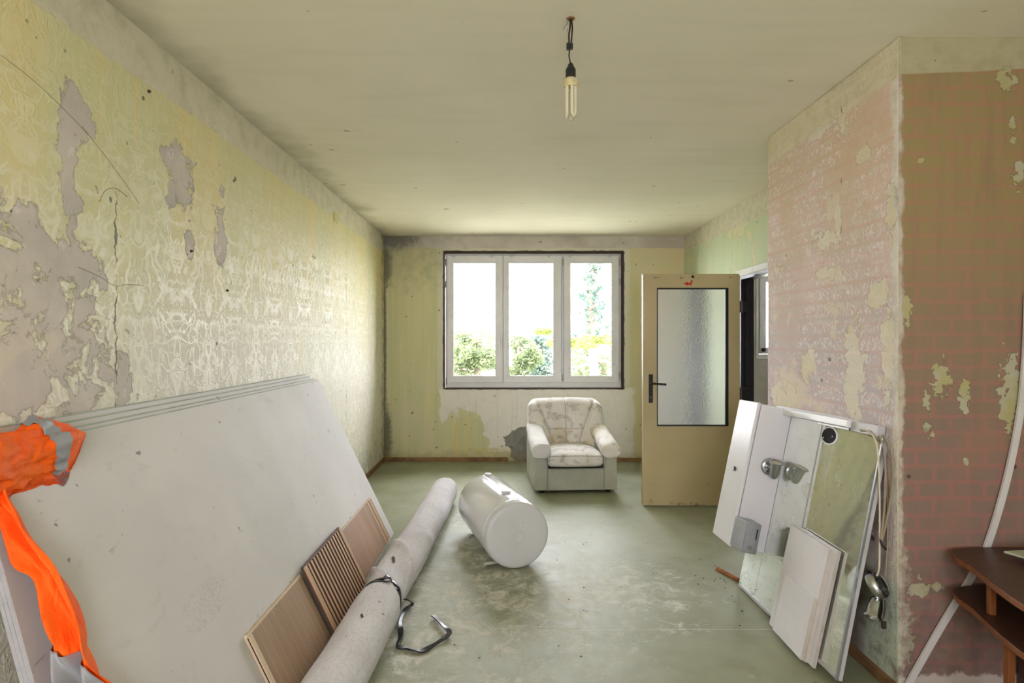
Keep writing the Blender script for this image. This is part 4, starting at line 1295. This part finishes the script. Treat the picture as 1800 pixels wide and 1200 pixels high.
# ---------------------------------------------------------------- high-visibility vest over the near top corner of the sheets
def vest_mat():
    t = T('orange_polyester'); x, y, z = t.pos(); v = t.vec(x, y, z)
    c = t.mix(t.noise(v, 6, 3).step(.3, .7), (255, 116, 28), (255, 92, 14))
    return t.out(c, .7, t.noise(v, 300, 2)*.1+t.noise(t.vec(x, y, z*.4), 15, 3, .5, 1.2)*1.0, .02, .6, .25)


M['orange'] = vest_mat()
M['reflect'] = plain('grey_reflective_tape', (150, 152, 156), .45, grime=.3)
vest = thing('safety_vest', 'bright orange safety vest with grey reflective bands draped over the plasterboard corner', 'vest', (-1.3, 1.5, 1.1))


def bunch(u, a, off=0.0):
    """Lumpy gathered cloth lying along the top edge; u 0 (near) to 1 (pointed far tip), a around."""
    y = 1.38+.50*u
    tip = max(0.0, (u-.66)/.34)
    sz = (1-tip**.9)*(.86+.14*math.cos(u*7))
    c = Vector((-1.345-.02*u+.0*tip, y, 1.080+.022*u+.012*tip))
    ca, sa = math.cos(a), math.sin(a)
    rx, rz = .076*sz+.004, .100*sz+.004
    q = Vector((ca*1.7, sa*1.7, u*3.2))
    w = 1+.30*mnoise.noise(q)+.14*mnoise.noise(q*2.3+Vector((4, 0, 0)))+.07*mnoise.noise(q*4.6)
    w += .20*(1-abs(math.sin(a*2.5+u*6+1.2*mnoise.noise(q*.8))))**2*sz-.05
    p = c+Vector((rx*w*ca+off*ca, 0, rz*w*sa+off*sa))
    p.x = max(p.x, -1.426)
    if p.z < 1.12: # hug the front sheet
        fx = -.82-.4922*p.z+.0045
        p.x = max(p.x, fx) if ca > -.35 else p.x
    return p


bm = BM(); grid_surf(bm, lambda u, v: bunch(v, 2*PI*u), 96, 80, True)
obj('vest_body', bm, M['orange'], vest, world=True, smooth=True)
bm = BM()
ou = grid_surf(bm, lambda u, v: bunch(.60+.10*v-.045*math.sin(2*PI*u+.6), 2*PI*u, .003), 96, 8, True)
obj('reflective_band', bm, M['reflect'], vest, world=True, smooth=True)
# the lower fold, hanging into the gap between the sheets
LP = [(-1.33, 1.02), (-1.325, .98), (-1.305, .938), (-1.285, .88), (-1.268, .83), (-1.225, .806), (-1.205, .751), (-1.183, .664), (-1.167, .60), (-1.146, .535), (-1.11, .42), (-1.06, .30)]
RP = [(-1.30, 1.05), (-1.282, 1.01), (-1.25, .97), (-1.222, .93), (-1.18, .87), (-1.145, .815), (-1.115, .745), (-1.082, .68), (-1.055, .62), (-1.025, .545), (-.98, .44), (-.94, .33)]
LPs = spline([(p[0], 0, p[1]) for p in LP], 6); RPs = spline([(p[0]-.012, 0, p[1]) for p in RP], 6)


def drop(u, v, off=0.0):
    i = v*(len(LPs)-1); k = min(int(i), len(LPs)-2); f = i-k
    a = LPs[k].lerp(LPs[k+1], f); b = RPs[k].lerp(RPs[k+1], f)
    p = a.lerp(b, u)
    w = (b-a).length
    fold = math.sin(u*9+v*5+1.5*math.sin(v*7))*.028+.03*mnoise.noise(Vector((u*3, v*6, 2)))+.016*math.sin(u*21-v*14)+.018*(1-abs(2*((u*1.6+v*.7) % 1)-1))
    return Vector((p.x, 1.492+fold*min(1, w*7)-off+.012*u, p.z))


bm = BM(); grid_surf(bm, lambda u, v: drop(u, v), 40, 90)
o = obj('vest_tail', bm, M['orange'], vest, world=True, smooth=True)
md = o.modifiers.new('thickness', 'SOLIDIFY'); md.thickness = .002
bm = BM(); grid_surf(bm, lambda u, v: drop(u, .70+.12*v+.10*u-.02, .014), 40, 14)
o = obj('reflective_band', bm, M['reflect'], vest, world=True, smooth=True)
md = o.modifiers.new('thickness', 'SOLIDIFY'); md.thickness = .001

# ---------------------------------------------------------------- brown round-ended table at the right
def wood_mat(name, a, b):
    t = T(name); x, y, z = t.pos(); v = t.vec(x*2.0, y*14.0, z*2.0)
    c = t.mix(t.noise(v, 3, 5, .6, .4).step(.3, .7), a, b)
    return t.out(c, .38, None, spec=.4)


M['walnut'] = wood_mat('dark_walnut_laminate', (76, 48, 36), (60, 38, 30))
M['walnut_edge'] = wood_mat('red_brown_edging', (134, 78, 42), (116, 66, 36))
tab = thing('table', 'dark brown two-tier table with a rounded end against the chimney', 'table', (1.9, 1.9, 0))


def tier(z0, z1, sh):
    """Rounded outline in plan."""
    pts = spline([(2.06, 2.285), (1.94, 2.285), (1.82, 2.278), (1.735, 2.25), (1.69, 2.175), (1.675, 2.09), (1.645, 1.99), (1.612, 1.88), (1.592, 1.77), (1.60, 1.62), (1.66, 1.50), (1.78, 1.43), (1.95, 1.41), (2.06, 1.41)], 5)
    return [(p[0]+sh*(2.06-p[0])*.1, p[1]) for p in pts]


for nm, z0, z1, sh in (('table_top', .580, .602, 0), ('lower_shelf', .432, .454, -.02)):
    bm = BM(); add_prism(bm, tier(z0, z1, sh), z0, z1)
    bm.normal_update()
    for f in bm.faces: f.material_index = 0 if abs(f.normal.z) > .7 else 1
    obj(nm, bm, [M['walnut'], M['walnut_edge']], tab, world=True, bevel=.002)
for (x0, x1, y0, y1, z0, z1, nm) in ((1.695, 1.715, 2.03, 2.05, .454, .580, 'upright'), (1.645, 1.667, 1.90, 1.922, 0, .432, 'leg'), (1.90, 1.922, 1.50, 1.60, 0, .432, 'leg')):
    bm = BM(); add_box(bm, (x0, y0, z0), (x1, y1, z1)); obj(nm, bm, M['walnut_edge'], tab, world=True, bevel=.002)
bm = BM(); add_box(bm, (2.02, 1.45, .454), (2.04, 2.29, .580)); obj('back_board', bm, M['walnut'], tab, world=True)
bm = BM(); add_box(bm, (2.02, 1.45, .0), (2.04, 2.29, .432)); obj('back_board', bm, M['walnut'], tab, world=True)
# the pale glass-like sheet lying on it
gsh = thing('pale_slab', 'pale green slab with a small foot lying on the table', 'slab', (1.95, 2.05, .602))
bm = BM(); add_prism(bm, [(1.853, 2.163), (2.05, 2.185), (2.05, 1.86), (1.93, 1.965)], .624, .632)
obj('slab_top', bm, plain('pale_green_slab', (176, 184, 160), .4), gsh, world=True, bevel=.002)
bm = BM(); add_box(bm, (1.90, 2.03, .602), (1.95, 2.09, .624)); obj('slab_foot', bm, plain('green_grey_foot', (124, 140, 116), .5), gsh, world=True, bevel=.002)

# ---------------------------------------------------------------- bent strip of white cable trunking
ct = BM()
pth = spline([(1.575, 2.3, .013), (1.607, 2.3, .078), (1.72, 2.3, .276), (1.843, 2.3, .478), (1.905, 2.30, .60), (1.98, 2.30, .85), (2.035, 2.30, 1.12), (2.056, 2.298, 1.35), (2.066, 2.298, 1.6)], 8)
add_ribbon(ct, pth, (0, -1, 0), .025, .011)
tag(obj('cable_trunking', ct, plain('grey_white_trunking', (206, 202, 200), .5, grime=.25), bevel=.001), 'bent strip of white cable trunking leaning on the brick-patterned chimney face', 'cable trunking')

# ---------------------------------------------------------------- bits on the floor and walls
M['rust'] = plain('rotten_orange_wood', (168, 104, 50), .9, grime=.9, gscale=40, dark=(104, 58, 28), bump=.004)
bm = BM()
A, B = Vector((1.295, 3.57, .012)), Vector((1.36, 3.40, .012))
pth = [A.lerp(B, k/12)+Vector((.003*math.sin(k*2.3), 0, .002*math.sin(k*3.1))) for k in range(13)]
add_tube(bm, pth, [.008+.005*abs(math.sin(k*1.7)) for k in range(13)], 8)
tag(obj('wood_splinter', bm, M['rust'], smooth=True), 'splinter of rotten orange wood on the floor by the mirror', 'splinter')
rnd = random.Random(3)
bm = BM()
for k in range(170):
    if k < 22: x_, y_ = 1.30+rnd.gauss(0, .10), 3.52+rnd.gauss(0, .14)
    elif k < 95: x_, y_ = rnd.uniform(-1.2, 2.0), 6.72-abs(rnd.gauss(0, .10))
    else: x_, y_ = rnd.uniform(-.3, 1.3), rnd.uniform(2.5, 6.2)
    s_ = rnd.uniform(.0012, .0034)
    m_ = Matrix.Translation((x_, y_, s_*.5)) @ Matrix.Rotation(rnd.uniform(0, 6), 4, 'Z')
    add_box(bm, (-s_*rnd.uniform(.7, 1.8), -s_, -s_*.45), (s_*rnd.uniform(.7, 1.8), s_, s_*.5), m_)
o = obj('floor_crumbs', bm, plain('crumbs_of_plaster', (112, 102, 82), .9, grime=.8, gscale=30, dark=(60, 52, 40)))
o['kind'] = 'stuff'; o['label'] = 'crumbs of plaster and dirt strewn on the linoleum'


def strand(pts_, r):
    add_tube(bm, spline(pts_, 6), r, 5)


M['dust'] = plain('dusty_thread', (120, 106, 72), .9)
wl = XL+.006
bm = BM()
strand([(wl, 1.635, 2.22), (wl+.02, 1.75, 2.18), (wl+.02, 1.95, 2.105), (wl+.01, 2.15, 2.0), (wl, 2.25, 1.945)], 0.0009)
tag(obj('cobweb_strand', bm, M['dust']), 'long dusty cobweb strand slanting down the yellow wall', 'cobweb')
bm = BM()
strand([(wl, 2.03, 1.90), (wl+.008, 2.05, 1.945), (wl+.012, 2.10, 1.965), (wl, 2.18, 1.955)], 0.001)
tag(obj('cobweb_strand', bm, M['dust']), 'short curled cobweb strand under the long one on the yellow wall', 'cobweb')
bm = BM()
strand([(wl, 1.93, 1.66), (wl+.012, 2.02, 1.635), (wl+.014, 2.09, 1.612), (wl+.012, 2.15, 1.622), (wl, 2.28, 1.632)], 0.0009)
tag(obj('cobweb_strand', bm, M['dust']), 'nearly level cobweb strand beside the cracked seam of the yellow wall', 'cobweb')
bm = BM(); add_box(bm, (XL, 4.80, 2.40), (XL+.012, 4.90, 2.48))
tag(obj('wall_cover', bm, plain('yellowed_cover', (200, 192, 132), .5), bevel=.003), 'small square yellowed cover plate high on the yellow wall', 'cover plate')
GH = 'nail plugs left in the yellow wall'
for (y_, z_, lb) in ((2.318, 2.41, 'dark nail plug in the whitewashed band, nearest the camera'), (2.63, 1.82, 'dark plug in the middle of the yellow wall, left of the other'), (2.97, 1.67, 'dark plug in the middle of the yellow wall, right of the other')):
    bm = BM()
    add_lathe(bm, [(0, .010), (.004, .009), (.006, .003), (.0075, 0)], 9, Matrix.Translation((XL, y_, z_)) @ Matrix.Rotation(PI/2, 4, 'Y'))
    tag(obj('nail_plug', bm, M['gap'], smooth=True), lb, 'nail plug', GH)

# plank added behind the open door for the dark band in its frosted pane
pk_ = thing('plank', 'added grey-brown plank behind the door, a dark band in its frosted glass', 'plank', (2.0, 6.1, 0))
bm = BM(); add_box(bm, (1.925, 6.08, 0), (2.07, 6.11, 2.0)); obj('board', bm, plain('dark_grey_brown_board', (62, 52, 46), .8, grime=.5), pk_, world=True, bevel=.003)
bm = BM(); add_box(bm, (1.925, 6.076, .30), (2.07, 6.08, .36)); obj('batten', bm, M['skirt'], pk_, world=True)

# ---------------------------------------------------------------- garden and street beyond the windows
GZ = -3.0
bm = BM(); add_box(bm, (-60, 7.4, GZ-.3), (60, 90, GZ))
struct('ground', bm, plain('pale_bounce_grass', (176, 176, 156), .95, grime=.7, gscale=.6), 'grass far below the window')  # ground colour lightened to bounce daylight onto the ceiling


def leaf_mat(name, a, b):
    t = T(name); x, y, z = t.pos(); v = t.vec(x, y, z)
    c = t.mix(t.noise(v, 2.2, 3).step(.35, .65), a, b)
    t.out(c, .6, spec=.2)
    tl = t.nt.nodes.new('ShaderNodeBsdfTranslucent'); t.nt.links.new(c, tl.inputs[0])
    mx = t.nt.nodes.new('ShaderNodeMixShader'); mx.inputs[0].default_value = .4
    t.nt.links.new(t.b.outputs[0], mx.inputs[1]); t.nt.links.new(tl.outputs[0], mx.inputs[2])
    t.nt.links.new(mx.outputs[0], t.nt.nodes['Material Output'].inputs[0])
    return t.m


LM = [leaf_mat('mid_green_leaves', (92, 104, 72), (116, 126, 92)), leaf_mat('blue_green_leaves', (84, 102, 92), (106, 122, 110)), leaf_mat('yellow_green_leaves', (120, 134, 66), (132, 144, 78))]
M['bark'] = plain('grey_brown_bark', (110, 98, 84), .9, grime=.6)


def leaves(lumps, n, size, seed, droop=0.0):
    r = random.Random(seed)
    vs, fs = [], []
    for k in range(n):
        c, rad = lumps[k % len(lumps)]
        d = Vector((r.gauss(0, 1), r.gauss(0, 1), r.gauss(0, 1))).normalized()
        q = r.uniform(.55, 1.05)
        p = Vector(c)+Vector((d.x*rad[0], d.y*rad[1], d.z*rad[2]))*q
        a = Vector((r.gauss(0, 1), r.gauss(0, 1), r.gauss(0, .6)-droop)).normalized()
        b = a.orthogonal().normalized(); b = (b*math.cos(q*9)+a.cross(b)*math.sin(q*9))
        s = size*r.uniform(.6, 1.3)
        i = len(vs)
        vs += [p-a*s, p+b*s*.42, p+a*s, p-b*s*.42]
        fs.append((i, i+1, i+2, i+3))
    me = bpy.data.meshes.new('foliage'); me.from_pydata([tuple(v) for v in vs], [], fs)
    return me


def tree(label, x, y, lumps, n, size, mat, seed, cat='tree', h=None, droop=0.0, name='leafy_tree'):
    t = thing(name, label, cat, (x, y, GZ), group='greenery outside the window')
    me = leaves(lumps, n, size, seed, droop); me.materials.append(mat)
    o = bpy.data.objects.new('foliage', me); COL.objects.link(o); o.parent = t; o.matrix_parent_inverse = t.matrix_basis.inverted()
    top = max(l[0][2] for l in lumps) if h is None else h
    bm = BM(); add_tube(bm, spline([(x, y, GZ), (x+.08, y, GZ+(top-GZ)*.4), (x-.03, y, GZ+(top-GZ)*.75), (x+.02, y, top)], 4), [.16-.0085*k for k in range(13)], 8)
    for k, l in enumerate(lumps[:5]):
        c = Vector(l[0]); add_tube(bm, [(x, y, min(c.z-.4, top-.5)), tuple(c)], [.06, .02], 6)
    obj('trunk', bm, M['bark'], t, world=True, smooth=True)
    return t


def lump(px0, px1, z0, z1, y, n, seed, r):
    """Clumps filling a width and height at depth y."""
    q = random.Random(seed)
    return [((q.uniform(px0, px1), y+q.uniform(-.6, .6), q.uniform(z0, z1)), (r*q.uniform(.7, 1.2), r, r*q.uniform(.6, 1.0))) for _ in range(n)]


tree('bushy green tree seen in the left window light', -.75, 15.5, lump(-1.35, -.25, -1.2, 1.45, 15.5, 26, 5, .42), 9000, .07, LM[0], 21)
tree('pale bushy tree seen at the left of the middle light', .4, 17.8, lump(.0, .8, -1.2, 1.6, 17.8, 22, 8, .42), 8000, .075, LM[0], 22)
tree('blue-green tree seen at the right of the middle light', 1.25, 20.6, lump(.7, 2.1, -1.2, 1.45, 20.6, 24, 9, .5), 8000, .085, LM[1], 23)
tree('low bushes seen at the foot of the right window light', 2.8, 16.4, lump(1.75, 3.5, -1.4, 1.15, 16.4, 30, 10, .42), 9000, .07, LM[0], 24, 'bush', name='bush')
sp_l = [((2.05+q*.0+(.10 if k % 2 else -.06), 14, 1.5+k*.24), (.44-.036*k, .3, .16)) for k, q in enumerate(range(9))]
tree('slender airy tree rising into the right window light', 2.08, 14, sp_l, 900, .085, LM[1], 25, h=3.5, name='slender_tree')
# close branch reaching in from the right with yellow-green sprays
br = thing('branch', 'yellow-green leafy branch reaching across the right window light', 'branch', (3.5, 11.2, GZ), group='greenery outside the window')
bm = BM(); add_tube(bm, spline([(3.5, 11.2, GZ), (3.5, 11.2, -1.0), (3.3, 11.2, .1), (2.5, 11.0, .62), (1.9, 11.0, 1.0), (1.45, 11.0, 1.1), (.9, 11.1, 1.25)], 6), [.05-.001*k for k in range(37)], 7); obj('stem', bm, M['bark'], br, world=True, smooth=True)
me = leaves([((2.0, 11, 1.42), (.36, .2, .10)), ((1.5, 11, 1.38), (.42, .2, .12)), ((2.3, 11, 1.28), (.30, .2, .12)), ((1.05, 11, 1.35), (.30, .2, .09)), ((.72, 11.1, 1.58), (.2, .15, .05))], 900, .07, 31, .5)
me.materials.append(LM[2]); o = bpy.data.objects.new('foliage', me); COL.objects.link(o); o.parent = br; o.matrix_parent_inverse = br.matrix_basis.inverted()
tw = thing('twig', 'thin twig with hanging leaves at the left edge of the left window light', 'twig', (-2.6, 11, GZ), group='greenery outside the window')
bm = BM(); add_tube(bm, spline([(-2.6, 11, GZ), (-2.6, 11, 1.5), (-1.6, 11, 2.7), (-1.1, 11, 2.45), (-.98, 11, 2.2), (-1.0, 11, 1.9)], 5), .012, 6); obj('stem', bm, M['bark'], tw, world=True)
me = leaves([((-.92, 11, 2.33), (.10, .1, .10)), ((-.98, 11, 1.98), (.07, .08, .14))], 34, .055, 33, .9)
me.materials.append(LM[1]); o = bpy.data.objects.new('foliage', me); COL.objects.link(o); o.parent = tw; o.matrix_parent_inverse = tw.matrix_basis.inverted()
# far house with a red roof
hs = thing('house', 'house with a faded red roof seen low in the left window light', 'house', (-2.2, 21, GZ))
bm = BM(); add_box(bm, (-4.2, 20, GZ), (-1.0, 25, .1)); obj('wall', bm, plain('pink_house_render', (120, 100, 94), .9), hs, world=True)
bm = BM()
pr = [(19.7, .05), (22.5, 1.0), (25.3, .05)]
add_prism(bm, [(p[0], p[1]) for p in pr], -4.4, -.95, Matrix(((0, 0, 1, 0), (1, 0, 0, 0), (0, 1, 0, 0), (0, 0, 0, 1))))
obj('roof', bm, plain('faded_red_tiles', (124, 84, 74), .9, grime=.5), hs, world=True)
bm = BM(); add_box(bm, (-2.0, 19.96, -1.6), (-1.4, 20.02, -.6)); obj('window', bm, M['gasket'], hs, world=True)
